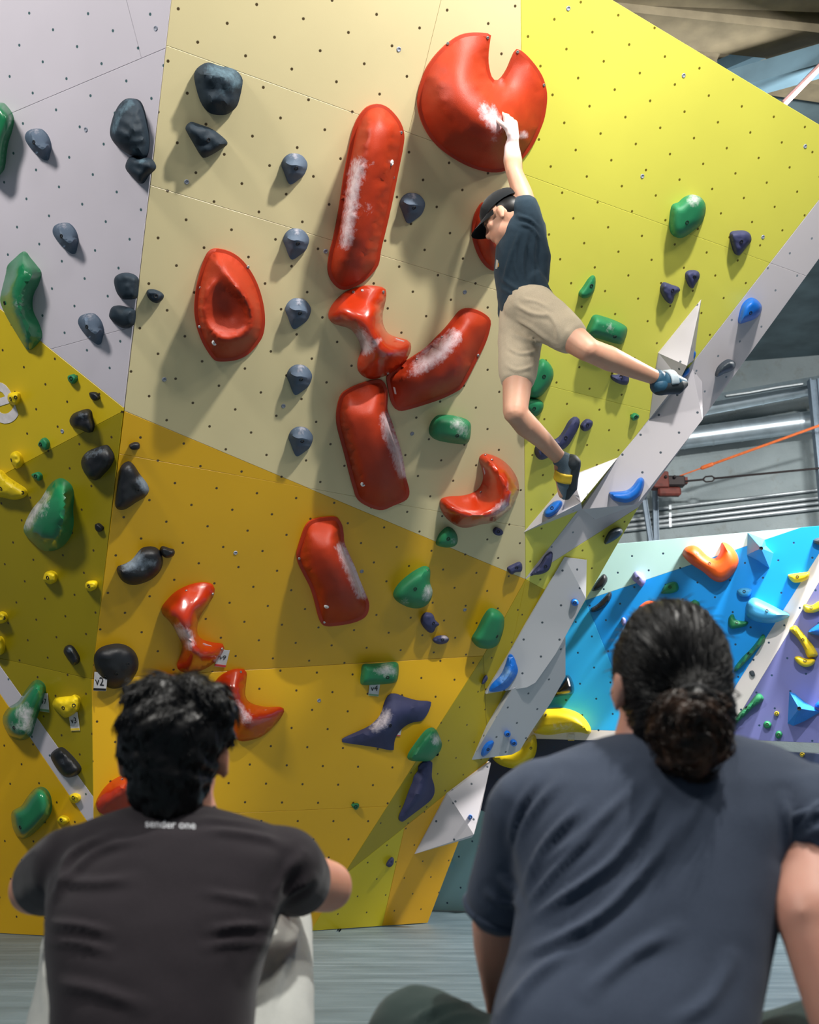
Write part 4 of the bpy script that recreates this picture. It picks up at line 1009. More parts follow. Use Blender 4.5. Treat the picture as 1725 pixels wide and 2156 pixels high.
V = dict(ap=ap, b=FP3.hit(1234, 1260), c=FP3.hit(1191, 1339), d=FP3.hit(1170, 1377), e=FP3.hit(1128, 1437), f=FP3.hit(1110, 1447), g=FP3.hit(1023, 1461), w=m(1236, 1179, .01))
volume('large flat grey volume below the white band, blue hold at its foot', V, [('ap', 'b', 'c', 'd', 'e', 'f', 'g'), ('ap', 'w', 'b')], S3, VOL2)
p3 = FP3.hit(1175, 1400); p3 = CAM + (p3 - CAM) * (1 + 0.07 / (p3 - CAM).length)
FP4 = Plane(S3.hit(993, 1600, .05), S3.hit(1078, 1452, .05), p3)
q = FP4.hit(1191, 1342); 
V = dict(a=FP4.hit(1191, 1425), t=FP4.hit(1170, 1377), b=FP4.hit(1128, 1430), c=FP4.hit(1080, 1450), d=FP4.hit(993, 1600), e=FP4.hit(1078, 1589), f=FP4.hit(1095, 1580), g=FP4.hit(1116, 1545), h=FP4.hit(1160, 1480), w=q)
volume('lower flat grey volume with small blue holds, under the large one', V, [('a', 't', 'b', 'c', 'd', 'e', 'f', 'g', 'h'), ('t', 'a', 'w')], S3, VOL2)
l = LB.hit
V = dict(t=l(1034, 1606, .02), a=l(943, 1671, .01), b=l(874, 1798, .005), p=l(998, 1757, .2), q=l(1012, 1708, .15), u=l(994, 1763, .17))
volume('white pyramid volume low on the amber corner', V, [('t', 'a', 'p', 'q'), ('a', 'b', 'p'), ('b', 'u', 'p')], LB, VOL)
V5P = Plane(V['a'], V['p'], V['q'])
B = BW.hit
V = dict(a=B(1006, 1780), b=B(1060, 1772), c=B(1050, 1800, .05), d=B(1036, 1802, .2), e=B(1045, 1840))
volume('small white pyramid volume on the aqua wall', V, [('a', 'b', 'd'), ('b', 'c', 'd'), ('a', 'd', 'e')], BW, VOL)

# ---- blue holds on the band and the volumes
for lb, c, o, pl, m_, H, kw in (
    ('blue egg hold high on the white band', 'c6', [(1370,198),(1400,215),(1418,245),(1410,280),(1380,310),(1340,325),(1297,335),(1300,290),(1315,240),(1340,210)], M, BLH, .10, dict(bolts=[(1357,278)])),
    ('slate wedge hold lower on the white band', 'c6', [(1240,530),(1270,540),(1275,565),(1255,590),(1215,605),(1185,620),(1170,618),(1180,580),(1205,550)], M, BKS, .09, {}),
    ('small blue hold showing behind the grey spike', 'c6', [(1045,478),(1062,490),(1060,515),(1040,545),(1030,530)], M, BLH, .04, {}),
    ('small blue hold at the foot of the grey spike', 'c6', [(1022,570),(1030,590),(1018,612),(995,625),(985,612),(1003,585)], GAP, BLH, .05, {}),
    ('blue banana hold on the grey slab', 'c6', [(595,1245),(610,1240),(680,1235),(720,1210),(750,1170),(775,1165),(785,1190),(775,1235),(750,1270),(700,1298),(650,1295),(610,1280)], GAP, BLH, .08, dict(chalk=[(690,1230,60,.5)])),
    ('blue oval hold on the pointed grey volume', 'c6', [(265,1320),(300,1292),(335,1288),(338,1310),(315,1345),(280,1370),(250,1372),(242,1350)], V2P, BLH, .05, dict(bolts=[(288,1328)])),
    ('slate wedge hold on yellow below the slab', 'c6', [(595,1465),(630,1440),(660,1438),(668,1460),(640,1490),(600,1515),(572,1520)], M, BKS, .07, {}),
    ('blue faceted hold at the foot of the large grey volume', 'c8', [(1500,1092),(1525,1095),(1545,1140),(1555,1190),(1530,1240),(1490,1290),(1440,1310),(1390,1312),(1380,1300),(1400,1265),(1450,1215),(1480,1150)], FP3, BLH, .07, dict(feats=[[(1510,1105,.03),(1515,1180,.07),(1470,1250,.07),(1395,1300,.03)]], chalk=[(1490,1200,60,.9),(1460,1240,40,.8)], ang=25)),
    ('tiny round blue hold on the large grey volume', 'd1', [(222,628),(232,612),(250,608),(267,620),(268,640),(252,650),(232,645)], FP3, BLH, .04, dict(bolts=[(247,629)])),
    ('left of two round blue buttons on the lower grey volume', 'c8', [(1475,1568),(1488,1553),(1508,1558),(1510,1578),(1495,1588),(1478,1582)], FP4, BLH, .035, dict(bolts=[(1493,1570)])),
    ('right of two round blue buttons on the lower grey volume', 'c8', [(1512,1620),(1525,1606),(1546,1612),(1550,1632),(1535,1643),(1517,1638)], FP4, BLH, .035, dict(bolts=[(1531,1625)])),
    ('slim blue hold at the left tip of the lower grey volume', 'c8', [(1395,1614),(1411,1618),(1402,1645),(1380,1680),(1348,1706),(1335,1695),(1348,1655),(1372,1625)], FP4, BLH, .04, dict(bolts=[(1374,1662)])),
    ('tiny blue button on the white pyramid volume', 'd3', [(1332,930),(1342,914),(1358,918),(1364,936),(1352,950),(1337,945)], V5P, BLH, .03, dict(bolts=[(1349,932)])),
):
    hold(lb, c, o, pl, m_, H, rim=.01, group=GB, **kw)
# ---- holds on the blue wall
def star(lb, crop, pts, apex, h, m_):
    q = cv(crop, pts); a = cv(crop, [apex])[0]
    V = {str(i): BW.hit(*p) for i, p in enumerate(q)}; V['x'] = BW.hit(*a, h)
    o = volume(lb, V, [(str(i), str((i + 1) % len(q)), 'x') for i in range(len(q))], BW, m_, 'climbing_hold')
    o['category'] = 'climbing hold'; o['group'] = GW
    me = o.data
    c, nn = V['x'] - o.location, BW.n
    bo = bpy.data.objects.new('bolt_hole', bolt_mesh()); COL.objects.link(bo); bo.parent = o; bo.location = c + nn * 0.002; bo.rotation_euler = nn.to_track_quat('Z', 'Y').to_euler(); bo.scale = (.012,) * 3
STARB = mat_hold('star_blue', (60, 160, 222), 0.5); STARD = mat_hold('star_deep_blue', (40, 130, 215), 0.5)
star('light blue star pyramid hold right of the orange hook', 'd1', [(1293,205),(1395,245),(1405,285),(1450,330),(1425,420),(1360,378),(1288,340)], (1375,300), .22, STARB)
star('blue star pyramid hold on the violet panel', 'd1', [(1545,1168),(1580,1180),(1640,1230),(1735,1290),(1640,1345),(1570,1375),(1535,1360)], (1605,1270), .2, STARD)
for lb, c, o, m_, H, kw in (
    ('orange hook shaped hold at the top of the blue wall', 'd1', [(965,283),(1000,300),(1040,340),(1080,362),(1110,350),(1130,310),(1130,272),(1150,263),(1190,285),(1225,330),(1237,380),(1220,430),(1180,480),(1130,505),(1080,490),(1020,440),(950,395),(905,350),(898,325),(920,293)], ORG, .13, dict(bolts=[(1062,393)], screws=[(988,330)])),
    ('pale violet hold left of the small green hold', 'd1', [(590,480),(610,440),(640,445),(670,480),(672,505),(650,532),(625,515)], mat_hold('pale_violet', (130, 130, 190), .6), .06, dict(bolts=[(630,480)], chalk=[(645,460,30,.8)])),
    ('green hold between the violet hold and the orange hook', 'd1', [(770,560),(790,525),(830,503),(865,510),(872,550),(840,570),(775,575)], GRN, .06, dict(bolts=[(823,535)])),
    ('upper of two black leaf holds near the amber wall edge', 'd1', [(350,550),(370,510),(415,458),(435,465),(442,490),(425,525),(390,550),(355,558)], BLK, .06, {}),
    ('lower of two black leaf holds near the amber wall edge', 'd1', [(342,665),(380,640),(420,600),(455,565),(468,575),(460,610),(430,650),(380,680),(345,686)], BLK, .06, {}),
    ('yellow crescent hold touching the white stripe, topmost', 'd1', [(1535,465),(1560,455),(1640,445),(1668,445),(1660,480),(1630,500),(1580,508),(1555,495)], YLH, .06, dict(bolts=[(1594,472)])),
    ('small light blue hold above the big light blue fin', 'd1', [(1228,560),(1250,542),(1290,540),(1320,553),(1310,580),(1290,592),(1250,590)], LBH, .05, dict(bolts=[(1272,562)])),
    ('big light blue fin hold beside the white stripe', 'd1', [(1280,670),(1290,625),(1330,598),(1400,625),(1480,665),(1545,700),(1520,725),(1450,752),(1380,752),(1320,735),(1285,705)], LBH, .14, dict(bolts=[(1410,678)])),
    ('yellow crescent hold at the right edge on the violet panel', 'd1', [(1628,650),(1640,638),(1680,645),(1725,620),(1760,630),(1740,670),(1690,690),(1640,685)], YLH, .06, dict(bolts=[(1678,660)])),
    ('green hooked hold below the big light blue fin', 'd1', [(1180,715),(1205,698),(1220,730),(1260,740),(1295,745),(1280,770),(1230,783),(1190,785),(1175,755)], GRN, .06, dict(bolts=[(1228,750)])),
    ('long yellow bar hold on the violet panel', 'd1', [(1545,790),(1580,767),(1610,790),(1650,840),(1690,890),(1718,945),(1690,960),(1655,960),(1630,900),(1590,840)], YLH, .07, dict(bolts=[(1628,853)])),
    ('blue hold cut by the right edge of the photo', 'd1', [(1658,805),(1725,755),(1780,760),(1780,830),(1700,825)], BLH, .1, {}),
    ('yellow crescent hold under the long yellow bar', 'd1', [(1575,965),(1600,952),(1640,968),(1690,968),(1702,985),(1680,1010),(1640,1018),(1600,1000)], YLH, .06, dict(bolts=[(1640,982)])),
    ('upper green wedge hold along the white stripe', 'd1', [(1385,820),(1398,860),(1350,910),(1300,970),(1225,1045),(1210,1025),(1260,960),(1320,900)], GRN, .07, dict(bolts=[(1300,938)])),
    ('small dark hold on the white stripe', 'd1', [(1302,1048),(1325,1040),(1337,1070),(1315,1075)], BKS, .03, {}),
    ('lower green wedge hold along the white stripe', 'd1', [(1355,1178),(1390,1215),(1330,1260),(1280,1310),(1190,1385),(1230,1310),(1300,1240)], GRN, .07, dict(bolts=[(1287,1265)])),
    ('tiny yellow button above the green buttons', 'd1', [(1453,1300),(1462,1288),(1480,1292),(1482,1306),(1470,1315),(1457,1310)], YLH, .03, dict(bolts=[(1468,1300)])),
    ('larger round green button on the violet panel', 'd1', [(1387,1368),(1400,1347),(1425,1350),(1437,1370),(1425,1388),(1400,1390)], GRN, .04, dict(bolts=[(1411,1366)])),
    ('lower round green button on the violet panel', 'd1', [(1460,1428),(1470,1408),(1492,1408),(1503,1428),(1490,1448),(1470,1450)], GRN, .04, dict(bolts=[(1481,1428)])),
    ('tiny yellow button lowest on the violet panel', 'd1', [(1608,1545),(1622,1536),(1638,1545),(1628,1562),(1614,1562)], YLH, .03, dict(bolts=[(1623,1548)])),
    ('small pale violet hold left of the ponytail head', 'd1', [(525,740),(537,718),(553,730),(555,755),(538,768)], mat_hold('pale_violet', (130, 130, 190)), .04, {}),
    ('orange hold peeking over the ponytail head', 'd1', [(635,665),(650,640),(690,618),(735,628),(745,670),(690,700)], ORG, .07, {}),
    ('small green hold peeking over the ponytail head', 'd1', [(945,630),(970,612),(998,628),(1000,655),(970,665),(948,650)], GRN, .05, {}),
    ('small pale hold just right of the ponytail head', 'd1', [(1018,690),(1030,674),(1052,680),(1058,705),(1035,712)], GRY, .04, {}),
    ('upper big yellow half dome at the foot of the blue panel', 'd1', [(-5,1410),(10,1350),(50,1280),(110,1265),(190,1270),(270,1300),(320,1350),(343,1400),(330,1425),(280,1415),(200,1415),(100,1430),(30,1425)], YLH, .2, dict(bolts=[(70,1310)], chalk=[(130,1390,60,.5),(220,1380,50,.5)])),
    ('lower big yellow half dome on the navy panel', 'd4', [(195,872),(260,850),(330,820),(385,770),(400,810),(395,860),(370,900),(310,930),(250,922),(210,900)], YLH, .16, dict(bolts=[(374,835)])),
    ('glossy black slab hold half behind the grey volume', 'd1', [(90,1205),(150,1120),(190,1068),(215,1075),(235,1120),(240,1165),(220,1185),(160,1195)], BLG, .1, dict(stickers=[(203,1090,215,1135)])),
    ('dark hold cut by the right edge at the top of the blue wall', 'd1', [(1690,250),(1725,235),(1760,245),(1755,285),(1700,270)], BKS, .05, {}),
    ('small blue hold at the right edge beside the star', 'd1', [(1700,1250),(1725,1225),(1770,1235),(1770,1270),(1720,1265)], BLH, .06, {}),
):
    hold(lb, c, o, BW, m_, H, rim=.012, group=GW, **kw)
hold('pale green sliver hold at the foot of the amber corner', 'd3', [(1165,1300),(1185,1270),(1208,1245),(1214,1255),(1195,1290),(1178,1305)], BW, mat_hold('pale_green', (150, 180, 165), .6), .04, rim=.01, group=GW)

# ------------------------------------------------------------------ grade tags
CARD = mat_plain('tag_card', (206, 204, 206), 0.6); INK = mat_plain('tag_ink', (30, 30, 32), 0.6)
def grade_tag(lb, crop, quad, txt, strip, pl, tc=(0.5, 0.45)):
    q = cv(crop, quad); h = 0.006
    P = [pl.hit(*p, h) for p in q]              # top left, top right, bottom right, bottom left
    cen = sum(P, Vector()) / 4
    def card(s0, s1, z):
        bm = bmesh.new()
        c4 = [P[0].lerp(P[3], s0), P[1].lerp(P[2], s0), P[1].lerp(P[2], s1), P[0].lerp(P[3], s1)]
        t = [bm.verts.new(p - cen + pl.n * z) for p in c4]; b = [bm.verts.new(p - cen + pl.n * (z - 0.0015)) for p in c4]
        bm.faces.new(t); bm.faces.new(b[::-1])
        for i in range(4): bm.faces.new((b[i], b[(i + 1) % 4], t[(i + 1) % 4], t[i]))
        return mesh_of(bm)
    o = tag(obj('grade_tag', card(0, 1, 0), CARD, None, cen), lb, 'tag', 'grade tags on the wall')
    obj('colour_strip', card(0.86, 0.98, 0.001), strip, o)
    if txt:
        ux = (P[1] - P[0]); wd = ux.length; ux.normalize(); uy = pl.n.cross(ux)
        if uy.dot(P[0] - P[3]) < 0: uy = -uy
        me = text_mesh(txt, wd * 0.72, 0.0003)
        t = obj('lettering', me, INK, o)
        c = P[0].lerp(P[1], tc[0]).lerp(P[3].lerp(P[2], tc[0]), tc[1]) - cen + pl.n * 0.0018
        mm = Matrix((ux, uy, pl.n)).transposed().to_4x4(); mm.translation = c; t.matrix_local = mm
    return o
SR, SK, SG, SY = (mat_plain(n, c, .6) for n, c in (('strip_red', (200, 60, 60)), ('strip_black', (20, 20, 24)), ('strip_green', (110, 150, 110)), ('strip_yellow', (222, 190, 60))))
grade_tag('white v9 tag with a red strip', 'c7', [(1335,1056),(1392,1062),(1365,1166),(1298,1158)], 'v9', SR, M)
grade_tag('white v2 tag with a black strip', 'c7', [(572,1192),(652,1200),(641,1308),(566,1306)], 'v2', SK, W2, (0.45, 0.5))
grade_tag('white v7 tag with a green strip', 'c7', [(240,1320),(288,1322),(298,1437),(242,1430)], 'v7', SG, W2)
grade_tag('white v3 tag with a yellow strip', 'c7', [(414,1440),(468,1435),(483,1548),(430,1550)], 'v3', SY, W2)
grade_tag('white v4 tag with a green strip', 'c8', [(657,1262),(721,1262),(710,1341),(649,1335)], 'v4', SG, O2, (0.5, 0.4))
grade_tag('white tag half hidden by the indigo bow tie hold', 'd3', [(800,296),(850,288),(838,346),(800,342)], '', SR, O2)
grade_tag('small tag under the upper yellow half dome', 'd1', [(205,1425),(245,1425),(243,1465),(205,1465)], '', SY, BW)
# ================================================================== PEOPLE
def ell_bm(bm, c, r, rot=None, seg=20):
    m = Matrix.Translation(Vector(c)) @ (rot.to_4x4() if rot is not None else Matrix()) @ Matrix.Diagonal((r[0], r[1], r[2], 1))
    bmesh.ops.create_uvsphere(bm, u_segments=seg, v_segments=seg // 2 + 2, radius=1.0, matrix=m)
def loft_bm(bm, secs, seg=28, e=2.4):
    """closed body from level sections (centre, half width, half depth)"""
    rings = []
    for c, rx, ry in secs:
        c = Vector(c); r = []
        for k in range(seg):
            a = 2 * math.pi * k / seg; ca, sa = math.cos(a), math.sin(a)
            r.append(bm.verts.new(c + Vector((rx * math.copysign(abs(ca) ** (2 / e), ca), ry * math.copysign(abs(sa) ** (2 / e), sa), 0))))
        rings.append(r)
    for a, b in zip(rings, rings[1:]):
        for k in range(seg): bm.faces.new((a[k], a[(k + 1) % seg], b[(k + 1) % seg], b[k]))
    bm.faces.new(rings[0]); bm.faces.new(rings[-1][::-1])
    bmesh.ops.recalc_face_normals(bm, faces=bm.faces)
def remesh(bm, voxel, smooth=6, fac=0.5):
    bmesh.ops.recalc_face_normals(bm, faces=bm.faces)
    me = bpy.data.meshes.new('tmp'); bm.to_mesh(me); bm.free()
    o = bpy.data.objects.new('tmp', me); COL.objects.link(o)
    r = o.modifiers.new('r', 'REMESH'); r.mode = 'VOXEL'; r.voxel_size = voxel; r.use_smooth_shade = True
    if smooth: s = o.modifiers.new('s', 'SMOOTH'); s.factor = fac; s.iterations = smooth
    dg = bpy.context.evaluated_depsgraph_get(); dg.update()
    out = bpy.data.meshes.new_from_object(o.evaluated_get(dg))
    bpy.data.objects.remove(o); bpy.data.meshes.remove(me)
    out.polygons.foreach_set('use_smooth', [True] * len(out.polygons))
    return out
def verts_of(me):
    a = np.zeros(len(me.vertices) * 3); me.vertices.foreach_get('co', a); return a.reshape(-1, 3)
def normals_of(me):
    a = np.zeros(len(me.vertices) * 3); me.vertices.foreach_get('normal', a); return a.reshape(-1, 3)
def project(co):
    v = co - np.array(CAM); d = v @ np.array(FWD)
    return np.stack([862.5 + FPX * v[:, 0] / d, 1078 - FPX * (v @ np.array(UPV)) / d], 1)
def wrinkle(me, folds, noise_amp=0.0, noise_scale=10.0, cloth=None):
    """raise cloth folds: each fold is a polyline, a height in metres and a width in px, on the side that faces the lens"""
    co, nr = verts_of(me), normals_of(me); px = project(co)
    disp = np.zeros(len(co)); face = (((np.array(CAM) - co) * nr).sum(1) > 0)
    for pl_, amp, wd in folds:
        P = catmull(pl_, False, 5)
        d = seg_dist(px, P[:-1], P[1:])
        # fade to the ends
        t = np.minimum(np.hypot(*(px - P[0]).T), np.hypot(*(px - P[-1]).T)); L = np.hypot(*(P[0] - P[-1]))
        disp += face * 1.25 * amp * (np.exp(-(d / wd) ** 2) - 0.45 * np.exp(-(d / (2.1 * wd)) ** 2)) * np.clip(t / (0.25 * L), 0.0, 1)
    if noise_amp:
        disp += np.array([noise_amp * noise.fractal(Vector(c) * noise_scale, 0.8, 2.0, 3) for c in co])
    co = co + nr * disp[:, None]
    me.vertices.foreach_set('co', co.ravel()); me.update()
def person_part(name, me, mat, parent):
    shift(me, parent.location if parent else (0, 0, 0)); return obj(name, me, mat, parent)
def mat_skin(name, rgb, red=(200, 110, 90)):
    k = NT(name); oc = k.coord(); n1 = k.noise(oc, 14, 4); n2 = k.noise(oc, 320, 2)
    ck = k.n('ShaderNodeAttribute', attribute_name='chalk').outputs['Fac']
    sk = k.mix(k.ramp(n1, 0.35, 0.75), lin(rgb), tuple(0.75 * a + 0.25 * b for a, b in zip(lin(rgb), lin(red))))
    k.l(k.mix(k.math('MULTIPLY', ck, 0.75), sk, lin((232, 222, 226))), k.b.inputs['Base Color'])
    k.b.inputs['Roughness'].default_value = 0.5; k.b.inputs['Subsurface Weight'].default_value = 0.15
    k.b.inputs['Subsurface Radius'].default_value = (0.012, 0.004, 0.002); k.b.inputs['Subsurface Scale'].default_value = 0.6
    k.bump(n2, 0.15, 0.001)
    return k.m
def mat_cloth(name, rgb, rough=0.9, var=0.12, flecks=None, fscale=90, thr=0.72):
    k = NT(name); oc = k.coord(); c = lin(rgb); n1 = k.noise(oc, 5, 5); n2 = k.noise(oc, 700, 2); n3 = k.noise(oc, fscale, 3)
    b = k.mix(k.ramp(n1, 0.3, 0.7), tuple(v * (1 - var) for v in c), tuple(v * (1 + var) for v in c))
    b = k.mix(k.ramp(n2, 0.3, 0.8), b, k.mix(0.7, b, tuple(min(1, v * 1.7 + 0.004) for v in c)))
    if flecks: b = k.mix(k.math('MULTIPLY', k.ramp(n3, thr, thr + 0.12), 0.5), b, lin(flecks))
    k.l(b, k.b.inputs['Base Color']); k.b.inputs['Roughness'].default_value = rough
    k.b.inputs['Sheen Weight'].default_value = 0.12; k.b.inputs['Sheen Roughness'].default_value = 0.5
    k.b.inputs['Specular IOR Level'].default_value = 0.2
    k.bump(n2, 0.3, 0.002)
    return k.m
def mat_hair(name, rgb, hi):
    k = NT(name); oc = k.coord(); n1 = k.noise(oc, 40, 3)
    k.l(k.mix(k.ramp(n1, 0.35, 0.8), lin(rgb), lin(hi)), k.b.inputs['Base Color'])
    k.b.inputs['Roughness'].default_value = 0.42; k.b.inputs['Specular IOR Level'].default_value = 0.3
    return k.m
def strands(name, paths, r, mat, parent, seg=3):
    """many fine locks as one mesh"""
    V, F_ = [], []
    for P in paths:
        n = len(P); base = len(V)
        for i, p in enumerate(P):
            t = (P[min(i + 1, n - 1)] - P[max(i - 1, 0)])
            t = t.normalized() if t.length > 1e-9 else Vector((0, 0, 1))
            u = t.orthogonal().normalized(); w_ = t.cross(u)
            rr = r * (1.0 - 0.85 * (i / (n - 1)) ** 2) * (0.6 if i == 0 else 1)
            for k in range(seg):
                a = 2 * math.pi * k / seg; V.append(p + u * math.cos(a) * rr + w_ * math.sin(a) * rr - parent.location)
        for i in range(n - 1):
            for k in range(seg):
                a, b = base + i * seg + k, base + i * seg + (k + 1) % seg
                F_.append((a, b, b + seg, a + seg))
    me = bpy.data.meshes.new(name); me.from_pydata([tuple(v) for v in V], [], F_)
    me.polygons.foreach_set('use_smooth', [True] * len(me.polygons)); me.update()
    return tag(obj(name, me, mat, parent), kind='stuff')
RM = lambda px, d: px * d / FPX      # size in metres of px pixels at depth d

def head_prims(bm, c, rx, ry, rz, face=Vector((0, 1, 0)), ear=True, jaw=True, tilt=0.0):
    """skull, jaw, brow, nose, lips, ears; face = the way the person looks"""
    f = face.normalized(); s = f.cross(Vector((0, 0, 1))).normalized(); u = s.cross(f)
    R3 = Matrix((s, f, u)).transposed()
    P = lambda a, b, d: c + s * a * rx + f * b * ry + u * d * rz
    ell_bm(bm, c + u * rz * 0.12, (rx, ry, rz * 0.88), R3, 24)
    ell_bm(bm, P(0, 0.25, -0.45), (rx * 0.78, ry * 0.72, rz * 0.58), R3)
    ell_bm(bm, P(0, 0.62, -0.78), (rx * 0.42, ry * 0.3, rz * 0.22), R3)          # chin
    ell_bm(bm, P(0, 0.86, 0.1), (rx * 0.62, ry * 0.12, rz * 0.1), R3)            # brow
    tube_bm(bm, [P(0, 0.93, 0.02), P(0, 1.08, -0.24), P(0, 1.05, -0.3)], [rx * 0.1, rx * 0.15, rx * 0.17], 10)   # nose
    for k in (-1, 1):
        ell_bm(bm, P(0.17 * k, 0.98, -0.3), (rx * 0.1, ry * 0.1, rz * 0.06), R3, 10)
        ell_bm(bm, P(0.55 * k, 0.62, -0.2), (rx * 0.3, ry * 0.25, rz * 0.2), R3, 12)                         # cheeks
    ell_bm(bm, P(0, 0.93, -0.5), (rx * 0.3, ry * 0.09, rz * 0.045), R3, 12)      # lips
    ell_bm(bm, P(0, 0.92, -0.58), (rx * 0.26, ry * 0.09, rz * 0.05), R3, 12)
    if ear:
        for k in (-1, 1):
            e = P(1.07 * k, -0.05, -0.12)
            re = Matrix((s * math.cos(0.5 * k) - f * math.sin(0.5) , f, u)).transposed()
            ell_bm(bm, e, (rx * 0.11, ry * 0.17, rz * 0.24), R3, 14)
            ell_bm(bm, e - u * rz * 0.2 + f * ry * 0.05, (rx * 0.1, ry * 0.12, rz * 0.14), R3, 12)
    return P
def hand_prims(bm, wrist, d, palm_n, size=0.18, curl=0.6, side=1):
    """palm and five unequal, bent fingers; d points from the wrist to the fingers, fingers curl towards palm_n"""
    d = d.normalized(); pn = (palm_n - d * palm_n.dot(d)).normalized(); s = d.cross(pn) * side
    k = size / 0.18
    for a in (-0.026, 0.0, 0.026): tube_bm(bm, [wrist + d * 0.015 * k + s * a * 0.7 * k, wrist + d * 0.085 * k + s * a * k], [0.017 * k, 0.016 * k], 10)
    for a, L in ((-0.034, 0.062), (-0.012, 0.078), (0.012, 0.082), (0.034, 0.074)):
        p0 = wrist + d * 0.085 * k + s * a * k; p = p0; dd = d.copy(); P = [p0]
        for j, fr in enumerate((0.45, 0.3, 0.25)):
            dd = (dd * math.cos(curl * (0.7 + 0.3 * j)) + pn * math.sin(curl * (0.7 + 0.3 * j))).normalized(); pn2 = pn
            p = p + dd * L * fr * k; P.append(p)
        tube_bm(bm, P, [0.0095 * k, 0.009 * k, 0.0085 * k, 0.0075 * k], 8)
    t0 = wrist + d * 0.03 * k + s * 0.03 * k
    tube_bm(bm, [t0, t0 + (d * 0.5 + s * 0.8 + pn * 0.3).normalized() * 0.035 * k, t0 + (d * 0.5 + s * 0.8 + pn * 0.3).normalized() * 0.035 * k + (d * 0.8 + s * 0.3 + pn * 0.5).normalized() * 0.032 * k], [0.013 * k, 0.011 * k, 0.009 * k], 8)
def ell_surf(c, r, R3, th, ph, k=1.0):
    return c + R3 @ Vector((r[0] * math.cos(ph) * math.cos(th), r[1] * math.cos(ph) * math.sin(th), r[2] * math.sin(ph))) * k

# ------------------------------------------------------------------ left seated person (short dark hair, charcoal t-shirt)
SKIN1 = mat_skin('skin_left', (196, 140, 112)); SKIN2 = mat_skin('skin_right', (206, 152, 132)); SKIN3 = mat_skin('skin_climber', (206, 158, 132))
TEE1 = mat_cloth('tee_charcoal_brown', (34, 29, 34), flecks=(120, 118, 124), thr=0.76, fscale=70)
TEE2 = mat_cloth('tee_slate', (60, 69, 86), var=0.1)
TEE3 = mat_cloth('tee_dark_teal', (34, 50, 62))
PANT1 = mat_cloth('shorts_pale_grey', (168, 170, 166)); PANT2 = mat_cloth('trousers_dark_green', (38, 52, 50)); PANT3 = mat_cloth('shorts_khaki', (178, 164, 142))
HAIR1 = mat_hair('hair_black', (6, 6, 7), (15, 16, 19)); HAIR2 = mat_hair('hair_dark_brown', (9, 9, 10), (34, 34, 36)); HAIR2B = mat_hair('hair_brown_tips', (20, 12, 8), (74, 48, 30))

def P1(x, y, d): return at(x, y, d)
dS = 1.86                                     # depth of the shoulders
seat1 = at(330, 2290, 1.62); seat1.z = 0.0
hc = P1(366, 1578, 1.93); hr = (RM(104, 1.9), RM(128, 1.9), RM(142, 1.9))
secs = [(1690, 300, 432, 1.92, .04), (1700, 262, 452, 1.91, .055), (1712, 226, 500, 1.91, .065), (1728, 182, 558, 1.90, .08), (1752, 142, 602, 1.89, .095), (1800, 112, 626, 1.87, .11), (1860, 102, 612, 1.84, .12),
        (1930, 102, 590, 1.80, .125), (2010, 104, 562, 1.76, .125), (2100, 112, 540, 1.72, .125), (2220, 116, 530, 1.68, .13), (2330, 110, 540, 1.65, .13)]
def torso(secs, k=1.0, add=0.0):
    out = []
    for y, xl, xr, d, th in secs:
        c = at((xl + xr) / 2, y, d); out.append((c, RM((xr - xl) / 2, d) * k + add, th * k + add))
    return out
def hem(c, d, r, mat, body, rr=0.005):
    d = d.normalized(); a0 = d.orthogonal().normalized(); b0 = d.cross(a0); bm = bmesh.new()
    tube_bm(bm, [c + (a0 * math.cos(t) + b0 * math.sin(t)) * r for t in np.linspace(0, 2 * math.pi, 33)], rr, 8, cap=False)
    me = mesh_of(bm, smooth=1.0); shift(me, body.location); obj('sleeve_hem', me, mat, body)
